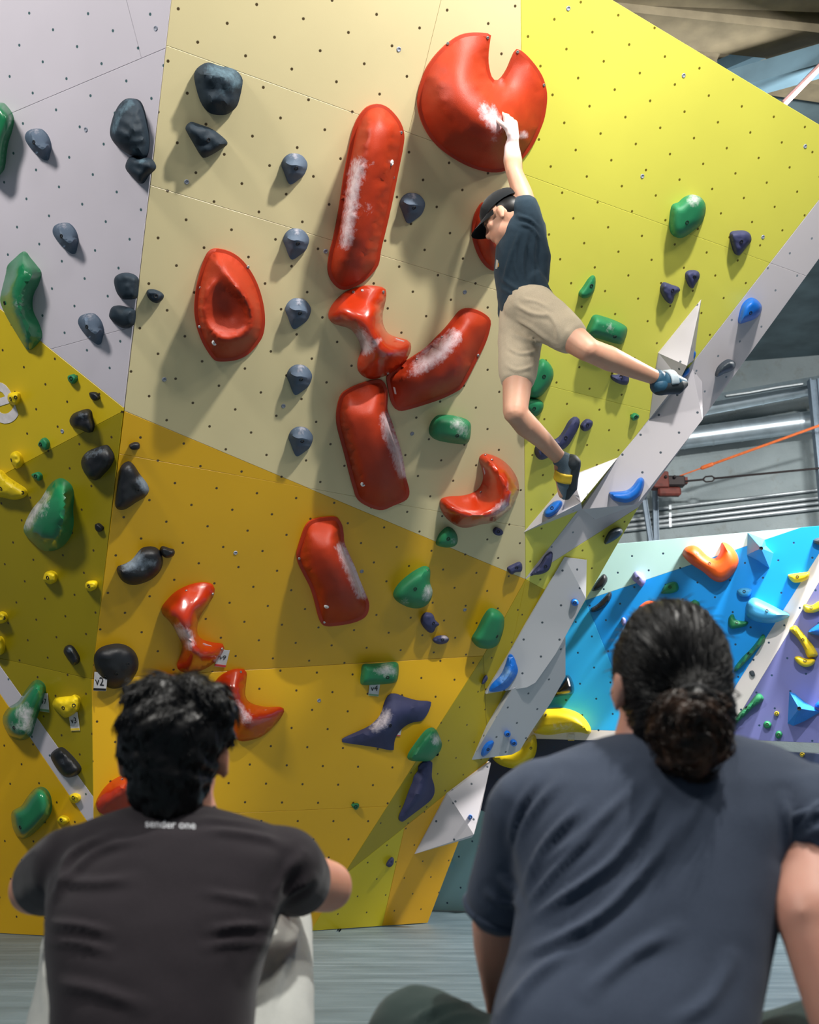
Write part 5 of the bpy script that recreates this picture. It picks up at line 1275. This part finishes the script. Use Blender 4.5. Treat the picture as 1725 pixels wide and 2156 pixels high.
def build_left():
    bm = bmesh.new()
    face = Vector((0.1, 1, 0.12))
    head_prims(bm, hc, *hr, face=face)
    tube_bm(bm, [hc + Vector((0, -0.02, -0.06)), P1(378, 1700, 1.93), P1(375, 1760, 1.9)], [0.06, 0.058, 0.075], 18)
    loft_bm(bm, torso(secs[4:], 0.88))
    for sx, sh, el, hd in ((-1, (168, 1838, 1.89), (72, 1872, 2.06), (250, 1850, 2.32)), (1, (580, 1838, 1.89), (690, 1866, 2.06), (470, 1850, 2.32))):
        S_, E2, H_ = P1(*sh), P1(*el), P1(*hd)
        tube_bm(bm, [S_, S_.lerp(E2, .5), E2], [0.045, 0.047, 0.044], 16)
        tube_bm(bm, [E2, E2.lerp(H_, .35), H_], [0.045, 0.043, 0.028], 16)
        hand_prims(bm, H_, (H_ - E2), Vector((0, 0.3, -1)), 0.17, 0.5, -sx)
    kneeL, kneeR = P1(186, 1960, 2.25), P1(572, 1945, 2.25)
    for kx, kn in ((-1, kneeL), (1, kneeR)):
        hip = Vector((seat1.x + kx * 0.1, seat1.y + 0.05, 0.13)); an = Vector((kn.x - kx * 0.06, kn.y + 0.17, 0.09))
        tube_bm(bm, [hip, hip.lerp(kn, .5), kn], [0.085, 0.072, 0.054], 16)
        tube_bm(bm, [kn, kn.lerp(an, .35), an], [0.052, 0.055, 0.034], 16)
        tube_bm(bm, [an + Vector((0, -0.03, -0.04)), an + Vector((0, 0.1, -0.055)), an + Vector((0, 0.19, -0.065))], [0.04, 0.036, 0.026], 12)
    me = remesh(bm, 0.0075, 5)
    body = obj('person', me, SKIN1); shift(me, seat1); body.location = seat1
    tag(body, 'seated person with short dark wavy hair and charcoal t-shirt, seen from behind', 'person', 'people watching the climber')
    # t-shirt
    bm = bmesh.new(); loft_bm(bm, torso(secs, 1.0), 36)
    for sh, el in (((150, 1826, 1.88), (96, 1858, 1.99)), ((598, 1828, 1.88), (626, 1856, 1.97))):
        a, b = P1(*sh), P1(*el); tube_bm(bm, [a, a.lerp(b, .5), b], [0.066, 0.064, 0.058], 18)
    ell_bm(bm, P1(165, 1826, 1.88), (0.075, 0.08, 0.068)); ell_bm(bm, P1(588, 1828, 1.88), (0.075, 0.08, 0.068))
    me = remesh(bm, 0.007, 10)
    wrinkle(me, [([(120, 1880), (150, 1800), (235, 1760)], .010, 12), ([(100, 1905), (190, 1800), (300, 1765)], .007, 10), ([(580, 1880), (560, 1960), (520, 2060)], .008, 14),
                 ([(640, 1800), (600, 1840), (575, 1900)], .009, 11), ([(660, 1850), (610, 1880), (585, 1910)], .010, 10), ([(430, 1745), (540, 1760), (600, 1780)], .007, 10), ([(410, 1720), (520, 1735), (590, 1752)], .006, 9),
                 ([(100, 1945), (170, 1950), (230, 1965)], .008, 9), ([(100, 1985), (160, 1985), (230, 2005)], .007, 9), ([(570, 1950), (500, 1950), (440, 1960)], .008, 9), ([(570, 1985), (490, 1985), (430, 1995)], .006, 9),
                 ([(110, 2070), (200, 2085), (300, 2120)], .007, 14), ([(560, 1900), (490, 1890), (430, 1880)], .005, 10), ([(120, 1850), (200, 1860), (280, 1850)], .006, 12)], .0025, 7)
    tee = person_part('t_shirt', me, TEE1, body)
    # neckband
    bm = bmesh.new(); rr = [P1(383 + 68 * math.cos(a), 1706 + 13 * math.sin(a), 1.905 - 0.055 * math.sin(a)) for a in np.linspace(0, 2 * math.pi, 33)]
    tube_bm(bm, rr, 0.006, 8, cap=False); me = mesh_of(bm, smooth=1.0); shift(me, body.location); obj('neckband', me, TEE1, body)
    # shorts / loose trousers
    bm = bmesh.new()
    for kx, kn in ((-1, kneeL), (1, kneeR)):
        hip = Vector((seat1.x + kx * 0.1, seat1.y + 0.05, 0.14)); an = Vector((kn.x - kx * 0.06, kn.y + 0.15, 0.16))
        tube_bm(bm, [hip, hip.lerp(kn, .5), kn], [0.115, 0.098, 0.078], 18); tube_bm(bm, [kn, kn.lerp(an, .6), an], [0.078, 0.072, 0.055], 18)
    ell_bm(bm, seat1 + Vector((0, 0.02, 0.12)), (0.17, 0.14, 0.115))
    me = remesh(bm, 0.009, 6)
    wrinkle(me, [([(630, 1930), (610, 2010), (560, 2110)], .010, 11), ([(600, 1990), (585, 2070), (560, 2140)], .010, 10), ([(570, 2050), (550, 2110), (530, 2156)], .008, 9), ([(95, 1950), (92, 2050), (95, 2150)], .006, 8)], .003, 9)
    person_part('shorts', me, PANT1, body)
    # hair
    bm = bmesh.new()
    R3 = Matrix.Identity(3)
    ell_bm(bm, hc + Vector((0, -0.006, 0.024)), (hr[0] * 1.14, hr[1] * 1.05, hr[2] * 0.83), None, 28)
    ell_bm(bm, hc + Vector((0.0, -0.028, -0.04)), (hr[0] * 0.85, hr[1] * 0.72, hr[2] * 0.70), None, 24)
    ell_bm(bm, hc + Vector((0.002, -0.03, -0.08)), (hr[0] * 0.60, hr[1] * 0.56, hr[2] * 0.46), None, 24)
    ell_bm(bm, hc + Vector((0, -0.02, -0.012)), (hr[0] * 1.02, hr[1] * 0.86, hr[2] * 0.60), None, 24)
    for (x, y, r_) in ((305, 1472, .030), (340, 1464, .034), (395, 1460, .034), (440, 1478, .034), (466, 1505, .026), (272, 1525, .022), (258, 1590, .012), (478, 1550, .016)):
        ell_bm(bm, P1(x, y, 1.92), (r_, r_ * 1.6, r_), None, 14)
    me = remesh(bm, 0.005, 14)
    co, nr = verts_of(me), normals_of(me)
    dsp = np.array([0.007 * noise.noise(Vector((c[0] * 38 + 2 * math.sin(c[2] * 30), c[1] * 38, c[2] * 20))) + 0.003 * noise.noise(Vector(c) * 90) for c in co])
    co = co + nr * dsp[:, None]; me.vertices.foreach_set('co', co.ravel()); me.update()
    bv = BVHTree.FromPolygons([Vector(c) for c in co], [tuple(p.vertices) for p in me.polygons])
    hair = person_part('hair', me, HAIR1, body)
    rng = random.Random(3); paths = []
    crown = hc + Vector((0.01, -0.03, hr[2] * 0.95))
    for _ in range(2600):
        i = rng.randrange(len(co)); p = Vector(co[i]); n_ = Vector(nr[i])
        flow = (p - crown); flow = flow - n_ * flow.dot(n_)
        if flow.length < 1e-5: continue
        flow.normalize(); side = n_.cross(flow)
        top = max(0.0, (p.z - hc.z) / hr[2])
        L = rng.uniform(.02, .04) * (0.6 + 0.5 * top); P = [p - n_ * 0.003]; ph = rng.uniform(0, 6.28); q = p
        sw = 0.9 * noise.noise(p * 22)
        for k in range(1, 5):
            dd = (flow + side * (sw + 0.5 * math.sin(ph + k * 1.3)) + n_ * (0.22 * top + 0.05 - 0.11 * k)).normalized()
            q = q + dd * L / 4; P.append(q)
        paths.append(P)
    strands('hair_locks', paths, 0.0011, HAIR1, body)
    # lettering across the upper back
    me = text_mesh('sender one', 0.0235, 0.0, 4, 0.0, 0.0002)
    bvt = BVHTree.FromPolygons([Vector(v.co) + body.location for v in tee.data.vertices], [tuple(p.vertices) for p in tee.data.polygons])
    bm = bmesh.new(); bm.from_mesh(me); bmesh.ops.subdivide_edges(bm, edges=[e for e in bm.edges if e.calc_length() > 0.004], cuts=1); bm.to_mesh(me); bm.free()
    w0 = max(v.co.x for v in me.vertices) - min(v.co.x for v in me.vertices); sc_ = 106.0 / w0
    for v in me.vertices:
        r_ = ray(359 + v.co.x * sc_, 1736 + 0.035 * v.co.x * sc_ - v.co.y * sc_)
        hit = bvt.ray_cast(CAM, r_.normalized())
        p = hit[0] if hit[0] is not None else at(359, 1736, 1.8)
        v.co = p - r_.normalized() * 0.0018 - body.location
    obj('lettering', me, mat_plain('shirt_print', (196, 198, 204), 0.8), body)
    return body
build_left()

# ------------------------------------------------------------------ right seated person (tied hair, slate t-shirt)
seat2 = at(1340, 2330, 1.5); seat2.z = 0.0
hc2 = P1(1414, 1432, 1.80); hr2 = (RM(117, 1.8), RM(138, 1.8), RM(158, 1.8))
secs2 = [(1535, 1340, 1500, 1.80, .05), (1552, 1265, 1560, 1.79, .06), (1575, 1198, 1635, 1.78, .08), (1605, 1124, 1690, 1.77, .095), (1650, 1082, 1735, 1.75, .11), (1720, 1086, 1705, 1.72, .125), (1800, 1086, 1668, 1.69, .13),
         (1900, 1088, 1645, 1.65, .13), (2000, 1072, 1622, 1.61, .13), (2100, 1042, 1600, 1.57, .135), (2220, 1020, 1580, 1.53, .14), (2330, 1020, 1580, 1.5, .14)]
def build_right():
    bm = bmesh.new()
    head_prims(bm, hc2, *hr2, face=Vector((-0.30, 1, 0.12)))
    tube_bm(bm, [hc2 + Vector((0, -0.01, -0.06)), P1(1385, 1540, 1.80), P1(1390, 1600, 1.78)], [0.062, 0.062, 0.08], 18)
    loft_bm(bm, torso(secs2[3:], 0.88))
    shL, elL, haL = P1(1135, 1730, 1.74), P1(1052, 1935, 1.78), P1(1062, 2130, 1.86)
    tube_bm(bm, [shL, shL.lerp(elL, .5), elL], [0.045, 0.045, 0.04], 16); tube_bm(bm, [elL, elL.lerp(haL, .3), haL], [0.043, 0.042, 0.028], 16)
    hand_prims(bm, haL, Vector((0.3, 0.8, -0.5)), Vector((0, 0, -1)), 0.18, 0.4, 1)
    shR, elR = P1(1700, 1740, 1.70), P1(1712, 1935, 1.56); haR = elR + Vector((0.06, -0.16, 0)); haR.z = 0.06
    tube_bm(bm, [shR, shR.lerp(elR, .5), elR], [0.05, 0.056, 0.05], 18); tube_bm(bm, [elR, elR.lerp(haR, .3), haR], [0.047, 0.049, 0.03], 18)
    hand_prims(bm, haR, Vector((0.2, -1, -0.15)), Vector((0, 0, -1)), 0.18, 0.12, 1)
    knL, knR = P1(880, 2190, 1.78), P1(1800, 2200, 1.8)
    for kx, kn in ((-1, knL), (1, knR)):
        hip = Vector((seat2.x + kx * 0.1, seat2.y + 0.05, 0.13)); an = Vector((seat2.x + kx * 0.05, kn.y + 0.28, 0.08))
        tube_bm(bm, [hip, hip.lerp(kn, .5), kn], [0.085, 0.075, 0.056], 16); tube_bm(bm, [kn, kn.lerp(an, .35), an], [0.054, 0.056, 0.035], 16)
        tube_bm(bm, [an, an + Vector((-kx * 0.05, 0.1, -0.02)), an + Vector((-kx * 0.08, 0.18, -0.03))], [0.04, 0.036, 0.026], 12)
    me = remesh(bm, 0.0075, 5)
    body = obj('person', me, SKIN2); shift(me, seat2); body.location = seat2
    tag(body, 'seated person with dark hair tied in a bun and slate t-shirt', 'person', 'people watching the climber')
    bm = bmesh.new(); loft_bm(bm, torso(secs2, 1.0), 36)
    a, b = P1(1118, 1712, 1.73), P1(1058, 1892, 1.765); tube_bm(bm, [a, a.lerp(b, .5), b], [0.066, 0.058, 0.056], 20)
    a, b = P1(1708, 1716, 1.70), P1(1722, 1762, 1.66); tube_bm(bm, [a, a.lerp(b, .5), b], [0.074, 0.072, 0.070], 20)
    ell_bm(bm, P1(1150, 1712, 1.74), (0.078, 0.085, 0.08)); ell_bm(bm, P1(1682, 1722, 1.72), (0.08, 0.085, 0.08))
    me = remesh(bm, 0.007, 10)
    wrinkle(me, [([(1400, 1650), (1310, 1790), (1230, 1860), (1110, 1935)], .013, 11), ([(1450, 1680), (1380, 1800), (1260, 1930), (1100, 2010)], .012, 12), ([(1350, 1640), (1250, 1740), (1130, 1830)], .008, 12),
                 ([(1180, 1640), (1105, 1740), (1090, 1840)], .010, 11), ([(1230, 1690), (1140, 1790), (1098, 1890)], .010, 10), ([(1270, 1740), (1170, 1830), (1098, 1920)], .009, 9), ([(1130, 1640), (1085, 1720), (1075, 1800)], .008, 9),
                 ([(1060, 1850), (1080, 1880), (1090, 1915)], .008, 8), ([(1030, 1880), (1055, 1900), (1085, 1905)], .008, 8), ([(1420, 1960), (1330, 2010), (1240, 2090)], .007, 16), ([(1650, 1680), (1660, 1740), (1655, 1800)], .010, 10),
                 ([(1690, 1740), (1720, 1700), (1760, 1690)], .010, 9), ([(1680, 1775), (1715, 1750), (1770, 1745)], .009, 9), ([(1500, 1640), (1430, 1760), (1370, 1850)], .006, 14), ([(1540, 2020), (1500, 2100), (1420, 2156)], .005, 16), ([(1200, 2000), (1120, 2060), (1060, 2140)], .008, 14)], .002, 6)
    tee = person_part('t_shirt', me, TEE2, body)
    hem(P1(1050, 1916, 1.77), P1(1058, 1892, 1.765) - P1(1118, 1712, 1.73), 0.048, TEE2, body, 0.008)
    hem(P1(1724, 1786, 1.645), P1(1722, 1762, 1.66) - P1(1708, 1716, 1.70), 0.064, TEE2, body, 0.008)
    bm = bmesh.new(); rr = [P1(1398 + 82 * math.cos(a), 1546 + 17 * math.sin(a), 1.785 - 0.06 * math.sin(a)) for a in np.linspace(0, 2 * math.pi, 33)]
    tube_bm(bm, rr, 0.007, 8, cap=False); me = mesh_of(bm, smooth=1.0); shift(me, body.location); obj('neckband', me, TEE2, body)
    bm = bmesh.new()
    for kx, kn in ((-1, knL), (1, knR)):
        hip = Vector((seat2.x + kx * 0.1, seat2.y + 0.05, 0.14)); an = Vector((seat2.x + kx * 0.05, kn.y + 0.26, 0.09))
        tube_bm(bm, [hip, hip.lerp(kn, .5), kn], [0.115, 0.1, 0.08], 18); tube_bm(bm, [kn, kn.lerp(an, .6), an], [0.08, 0.075, 0.055], 18)
    ell_bm(bm, seat2 + Vector((0, 0.02, 0.12)), (0.18, 0.15, 0.115))
    me = remesh(bm, 0.009, 6); wrinkle(me, [([(860, 2156), (930, 2125), (1010, 2115)], .012, 10), ([(900, 2170), (960, 2140), (1020, 2140)], .01, 10)], .003, 9)
    person_part('trousers', me, PANT2, body)
    # hair: smooth cap pulled to a tie, bun below it
    tie = P1(1462, 1478, 1.66)
    bm = bmesh.new()
    ell_bm(bm, hc2 + Vector((0.0, -0.008, 0.012)), (hr2[0] * 1.045, hr2[1] * 1.06, hr2[2] * 0.96), None, 30)
    ell_bm(bm, hc2 + Vector((0.006, -0.035, -0.055)), (hr2[0] * 0.92, hr2[1] * 0.76, hr2[2] * 0.66), None, 24)
    tube_bm(bm, [hc2 + Vector((0.02, -0.06, -0.02)), tie], [0.05, 0.024], 14)
    me = remesh(bm, 0.005, 5)
    co, nr = verts_of(me), normals_of(me)
    def comb(c, a=1.0):
        v = Vector(c) - tie; th = math.atan2(v.z, v.x); r_ = v.length
        return noise.noise(Vector((th * 16 + 0.5 * math.sin(r_ * 30), r_ * 7, v.y * 3)))
    dsp = np.array([0.0045 * comb(c) for c in co]); co = co + nr * dsp[:, None]
    me.vertices.foreach_set('co', co.ravel()); me.update()
    hair = person_part('hair', me, HAIR2, body)
    bv = BVHTree.FromPolygons([Vector(c) for c in co], [tuple(p.vertices) for p in me.polygons])
    rng = random.Random(5); paths = []
    for _ in range(2200):
        i = rng.randrange(len(co)); p = Vector(co[i])
        if p.y > hc2.y + 0.07 or (p - tie).length < 0.02: continue
        P = []; n_ = 8; span = rng.uniform(.5, .95)
        for k in range(n_):
            q = p.lerp(tie, span * k / (n_ - 1)); loc, nn, _i, _d = bv.find_nearest(q)
            if loc is None: continue
            if nn.dot(loc - hc2) < 0: nn = -nn
            P.append(loc + nn * (0.0012 + 0.0025 * rng.random()))
        if len(P) > 3: paths.append(P)
    for _ in range(160):     # flyaways at the outline
        i = rng.randrange(len(co)); p = Vector(co[i]); n_ = Vector(nr[i])
        t = (tie - p); t = (t - n_ * t.dot(n_)).normalized(); L = rng.uniform(.02, .05)
        paths.append([p, p + n_ * .004 + t * L * .4, p + n_ * .009 + t * L * .7, p + n_ * .010 + t * L])
    strands('hair_locks', paths, 0.0010, HAIR2, body)
    bm = bmesh.new()
    for (x, y, d, rx, rz) in ((1450, 1512, 1.655, .050, .042), (1462, 1560, 1.65, .052, .045), (1448, 1592, 1.655, .042, .032), (1420, 1540, 1.66, .04, .04), (1490, 1525, 1.66, .034, .034)):
        ell_bm(bm, P1(x, y, d), (rx, .036, rz), None, 18)
    tube_bm(bm, [P1(1500, 1500, 1.66), P1(1528, 1503, 1.66), P1(1536, 1490, 1.66)], [.014, .011, .005], 10)
    me = remesh(bm, 0.004, 5); co, nr = verts_of(me), normals_of(me); bc = np.array(P1(1455, 1550, 1.65))
    dsp = []
    for c in co:
        v = c - bc; r_ = math.hypot(v[0], v[2]); th = math.atan2(v[2], v[0])
        dsp.append(0.011 * noise.noise(Vector((r_ * 55 + th * 1.4, th * 1.0, v[1] * 12))) + 0.003 * noise.noise(Vector(c) * 110))
    co = co + nr * np.array(dsp)[:, None]; me.vertices.foreach_set('co', co.ravel()); me.update()
    bun = person_part('hair_bun', me, HAIR2B, body)
    paths = []
    for _ in range(700):
        i = rng.randrange(len(co)); p = Vector(co[i]); n_ = Vector(nr[i]); v = p - Vector(bc)
        t = Vector((-v.z, 0, v.x)); t = (t - n_ * t.dot(n_))
        if t.length < 1e-4: continue
        t.normalize(); L = rng.uniform(.02, .05); q = p; P = [p - n_ * .002]
        for k in range(1, 6):
            v = q - Vector(bc); t2 = Vector((-v.z, 0.1 * rng.uniform(-1, 1), v.x)).normalized(); q = q + (t2 + n_ * (.25 - .12 * k)).normalized() * L / 5; P.append(q)
        paths.append(P)
    strands('bun_locks', paths, 0.0010, HAIR2B, body)
    bm = bmesh.new(); rr = [tie + Vector((.026 * math.cos(a), -.006 * math.sin(a), .02 * math.sin(a))) for a in np.linspace(0, 2 * math.pi, 21)]
    tube_bm(bm, rr, .006, 8, cap=False); me = mesh_of(bm, smooth=1.0); shift(me, body.location); obj('hair_tie', me, mat_plain('hair_tie_black', (14, 16, 20), .8), body)
    # short beard along the jaw
    return body
build_right()

# ------------------------------------------------------------------ the climber
def build_climber():
    C = at
    hand = C(1081, 292, 5.10); grip = C(1076, 268, 5.12); elb = C(1083, 362, 5.0); sho = C(1112, 440, 4.95)
    hipc = C(1112, 640, 4.93)
    hh = C(1066, 458, 5.0)
    faced = Vector((-0.78, 0.40, -0.36))
    bm = bmesh.new()
    k = 0.235 / 0.24
    head_prims(bm, hh, 0.076, 0.097, 0.112, face=faced)
    neck = C(1092, 478, 4.99)
    tube_bm(bm, [hh + Vector((0.02, -0.01, -0.03)), neck, C(1100, 500, 4.99)], [0.055, 0.056, 0.065], 14)
    # trunk
    tube_bm(bm, [C(1104, 492, 4.99), C(1096, 540, 5.0), C(1096, 590, 5.0), C(1108, 640, 4.97)], [0.088, 0.095, 0.085, 0.09], 20)
    tube_bm(bm, [C(1108, 470, 4.97), C(1100, 480, 4.97), C(1085, 490, 5.12)], [0.05, 0.07, 0.05], 14)
    # gripping arm
    tube_bm(bm, [sho, sho.lerp(elb, .45), elb], [0.042, 0.043, 0.035], 16)
    tube_bm(bm, [elb, C(1080, 338, 5.07), C(1078, 308, 5.12), hand], [0.036, 0.041, 0.032, 0.025], 16)
    hand_prims(bm, hand, grip - hand + Vector((0, 0, .02)), Vector((-0.75, 0.6, -0.2)), 0.2, 0.8, 1)
    # far arm, hanging bent in front of the chest
    s2 = C(1082, 490, 5.16); e2 = C(1078, 560, 5.24); h2 = C(1088, 610, 5.2)
    tube_bm(bm, [s2, s2.lerp(e2, .5), e2], [0.046, 0.042, 0.034], 14); tube_bm(bm, [e2, e2.lerp(h2, .4), h2], [0.034, 0.036, 0.024], 14)
    hand_prims(bm, h2, h2 - e2, Vector((0.5, -0.5, 0)), 0.15, 0.6, -1)
    # straight leg to the right, hanging leg
    hpA, knA, anA = C(1128, 655, 4.9), C(1238, 736, 4.72), C(1385, 797, 4.88)
    tube_bm(bm, [hpA, hpA.lerp(knA, .5), knA], [0.082, 0.068, 0.05], 18)
    tube_bm(bm, [knA, knA.lerp(anA, .3), knA.lerp(anA, .65), anA], [0.047, 0.051, 0.04, 0.03], 18)
    hpB, knB, anB = C(1100, 660, 5.03), C(1085, 868, 4.78), C(1182, 968, 4.95)
    tube_bm(bm, [hpB, hpB.lerp(knB, .5), knB], [0.084, 0.07, 0.05], 18)
    tube_bm(bm, [knB, C(1108, 895, 4.82), C(1142, 925, 4.88), anB], [0.047, 0.05, 0.04, 0.03], 18)
    tA = C(1432, 806, 4.95); tB = C(1186, 1040, 4.98)
    tube_bm(bm, [anA, anA.lerp(tA, .5), tA], [0.032, 0.032, 0.024], 12); tube_bm(bm, [anB, anB.lerp(tB, .5), tB], [0.032, 0.032, 0.022], 12)
    me = remesh(bm, 0.0065, 4)
    base = C(1186, 1050, 4.98)
    body = obj('person', me, SKIN3); shift(me, base); body.location = base
    at_ = me.attributes.new('chalk', 'FLOAT', 'POINT'); hv = Vector(hand) - base
    at_.data.foreach_set('value', [max(0.0, min(1.0, 1.6 - (Vector(v.co) - hv).length / 0.09)) for v in me.vertices])
    tag(body, 'climber in dark cap and khaki shorts hanging one handed from the red hold', 'person')
    # t-shirt
    bm = bmesh.new()
    tube_bm(bm, [C(1103, 488, 4.99), C(1097, 525, 5.0), C(1093, 570, 5.0), C(1098, 612, 4.99), C(1106, 640, 4.97)], [0.098, 0.108, 0.106, 0.104, 0.108], 24)
    tube_bm(bm, [C(1120, 470, 4.96), C(1130, 540, 4.97), C(1130, 590, 4.97)], [0.05, 0.06, 0.055], 16)
    tube_bm(bm, [C(1106, 440, 4.955), C(1110, 462, 4.96), C(1104, 500, 4.98)], [0.062, 0.07, 0.09], 18)
    tube_bm(bm, [C(1080, 490, 5.12), C(1078, 530, 5.2)], [0.066, 0.062], 14)
    tube_bm(bm, [C(1070, 600, 5.02), C(1068, 660, 5.02), C(1072, 690, 5.02)], [0.05, 0.04, 0.026], 14)
    tube_bm(bm, [C(1120, 600, 4.95), C(1142, 622, 4.93)], [0.07, 0.045], 14)
    me = remesh(bm, 0.0065, 5)
    wrinkle(me, [([(1098, 480), (1075, 540), (1060, 600)], .010, 5), ([(1110, 490), (1100, 560), (1110, 610)], .011, 5), ([(1128, 480), (1125, 540), (1140, 590)], .010, 5), ([(1090, 500), (1085, 560), (1100, 600)], .008, 4),
                 ([(1050, 580), (1090, 610), (1140, 620)], .010, 5), ([(1045, 600), (1080, 620), (1120, 640)], .008, 5), ([(1090, 455), (1115, 462), (1135, 480)], .010, 4), ([(1092, 470), (1120, 480), (1140, 510)], .009, 4), ([(1110, 500), (1122, 550), (1125, 600)], .009, 4)], .003, 12)
    tee = person_part('t_shirt', me, TEE3, body)
    # pale print on the chest
    bm = bmesh.new(); PR = mat_plain('shirt_print_pale', (170, 168, 160), .8); PO = mat_plain('shirt_print_ochre', (190, 140, 60), .8)
    bvt = BVHTree.FromPolygons([Vector(v.co) + body.location for v in tee.data.vertices], [tuple(p.vertices) for p in tee.data.polygons])
    def decal(pts, mt):
        bm = bmesh.new(); vs_ = []
        for x, y in pts:
            r_ = ray(x, y).normalized(); h_ = bvt.ray_cast(CAM, r_)
            p = h_[0] if h_[0] is not None else None
            if p is None: bm.free(); return
            vs_.append(bm.verts.new(p - r_ * .003 - body.location))
        bm.faces.new(vs_); obj('shirt_print', mesh_of(bm), mt, body)
    decal([(1045, 546), (1049, 548), (1050, 557), (1047, 566), (1043, 566), (1044, 556)], PR); decal([(1049, 552), (1051, 556), (1050, 562), (1048, 562)], PO)
    # shorts
    bm = bmesh.new()
    ell_bm(bm, C(1112, 650, 4.95), (0.108, 0.12, 0.10))
    b = hpA.lerp(knA, .62); tube_bm(bm, [C(1122, 648, 4.92), hpA.lerp(knA, .3), b], [0.10, 0.094, 0.078], 20)
    b2 = hpB.lerp(knB, .64); tube_bm(bm, [C(1104, 655, 5.0), hpB.lerp(knB, .3), b2], [0.104, 0.094, 0.078], 20)
    me = remesh(bm, 0.0065, 5)
    wrinkle(me, [([(1085, 640), (1120, 660), (1160, 665)], .010, 5), ([(1080, 670), (1120, 690), (1170, 730)], .010, 5), ([(1075, 700), (1110, 715), (1150, 725)], .009, 5), ([(1070, 730), (1095, 745), (1130, 740)], .009, 4), ([(1140, 650), (1170, 680), (1175, 720)], .008, 5), ([(1068, 770), (1090, 780), (1125, 770)], .007, 4), ([(1100, 630), (1130, 635), (1160, 650)], .008, 4)], .003, 12)
    person_part('shorts', me, PANT3, body)
    # cap with brim
    CAP = mat_cloth('cap_black', (16, 20, 24)); f = faced.normalized(); s = f.cross(Vector((0, 0, 1))).normalized(); u = s.cross(f); R3 = Matrix((s, f, u)).transposed()
    bm = bmesh.new(); ell_bm(bm, hh + u * 0.042 - f * 0.004, (0.085, 0.108, 0.082), R3, 20)
    bmesh.ops.bisect_plane(bm, geom=bm.verts[:] + bm.edges[:] + bm.faces[:], plane_co=hh + u * 0.03 + f * 0.0, plane_no=-(u + f * 0.15), clear_outer=True)
    me = mesh_of(bm, smooth=1.2); capo = person_part('cap', me, CAP, body)
    bm = bmesh.new(); n_ = 14; rows = []
    for j in range(6):
        r_ = []
        for i in range(n_ + 1):
            a = math.pi * (i / n_ - 0.5) * 0.86
            rad = 0.092 + 0.075 * (j / 5) * math.cos(a) ** 0.6
            p = hh + u * (0.034 - 0.024 * (j / 5) - 0.022 * math.sin(a) ** 2) + f * rad * math.cos(a) + s * 0.086 * math.sin(a)
            r_.append(bm.verts.new(p))
        rows.append(r_)
    for a_, b_ in zip(rows, rows[1:]):
        for i in range(n_): bm.faces.new((a_[i], a_[i + 1], b_[i + 1], b_[i]))
    bmesh.ops.solidify(bm, geom=bm.faces[:], thickness=0.004)
    me = mesh_of(bm, smooth=1.0); shift(me, body.location); obj('cap_brim', me, CAP, body)
    # short dark hair at the temple and nape
    bm = bmesh.new(); ell_bm(bm, hh - f * 0.012 + u * 0.012, (0.0795, 0.092, 0.075), R3, 20)
    bmesh.ops.bisect_plane(bm, geom=bm.verts[:] + bm.edges[:] + bm.faces[:], plane_co=hh + f * 0.004, plane_no=f, clear_outer=True)
    person_part('hair', mesh_of(bm, smooth=1.2), HAIR1, body)
    EYE = mat_plain('eye_dark', (20, 16, 14), .3)
    for kx in (-1, 1):
        bm = bmesh.new(); ell_bm(bm, hh + f * 0.083 + s * 0.03 * kx + u * 0.0, (.009, .006, .004), R3, 10); person_part('eye', mesh_of(bm, smooth=1.0), EYE, body)
    # climbing shoes
    SH = mat_cloth('shoe_grey_blue', (88, 104, 116)); RUB = mat_plain('shoe_rubber', (34, 42, 48), .6); YST = mat_plain('shoe_yellow', (214, 178, 40), .5); PAL = mat_plain('shoe_pale', (176, 190, 200), .5); TEAL = mat_plain('shoe_teal', (40, 84, 110), .5)
    def shoe(an, heel, toe, upd, up_m, strap_m, heel_m):
        d = (toe - heel).normalized(); upd = (upd - d * upd.dot(d)).normalized()
        root = heel.lerp(toe, .5)
        e = empty('climbing_shoe', Vector((0, 0, 0))); e.parent = body; e.location = root - body.location
        def P(nm, bm, m_, vx=0.005, sm=3):
            me = remesh(bm, vx, sm); shift(me, root); return obj(nm, me, m_, e)
        bm = bmesh.new(); tube_bm(bm, [heel + upd * .012, heel.lerp(toe, .35) + upd * .016, heel.lerp(toe, .7) + upd * .004, toe], [.036, .04, .037, .022], 16); tube_bm(bm, [heel + upd * .01, an], [.036, .038], 14); P('upper', bm, up_m)
        bm = bmesh.new(); tube_bm(bm, [heel - upd * .008, heel.lerp(toe, .4) - upd * .006, heel.lerp(toe, .75) - upd * .01, toe - upd * .005], [.034, .036, .036, .022], 16); P('sole', bm, RUB)
        bm = bmesh.new(); ell_bm(bm, heel, (.0385, .0385, .0385)); P('heel_cup', bm, heel_m)
        bm = bmesh.new(); c = heel.lerp(toe, .42) + upd * .014; sd = d.cross(upd)
        rr = [c + (sd * math.cos(a) + upd * math.sin(a)) * .0425 for a in np.linspace(-0.5, math.pi + 0.5, 15)]
        for q in (-2, -1, 0, 1, 2): tube_bm(bm, [p + d * .008 * q for p in rr], .006, 8)
        P('strap', bm, strap_m, .004, 2)
    shoe(anB, C(1203, 975, 4.93), C(1190, 1042, 4.98), Vector((-1, 0, 0.1)), SH, YST, RUB)
    shoe(anA, C(1388, 812, 4.88), C(1438, 806, 4.95), Vector((0, 0, 1)), TEAL, PAL, TEAL)
    return body
build_climber()
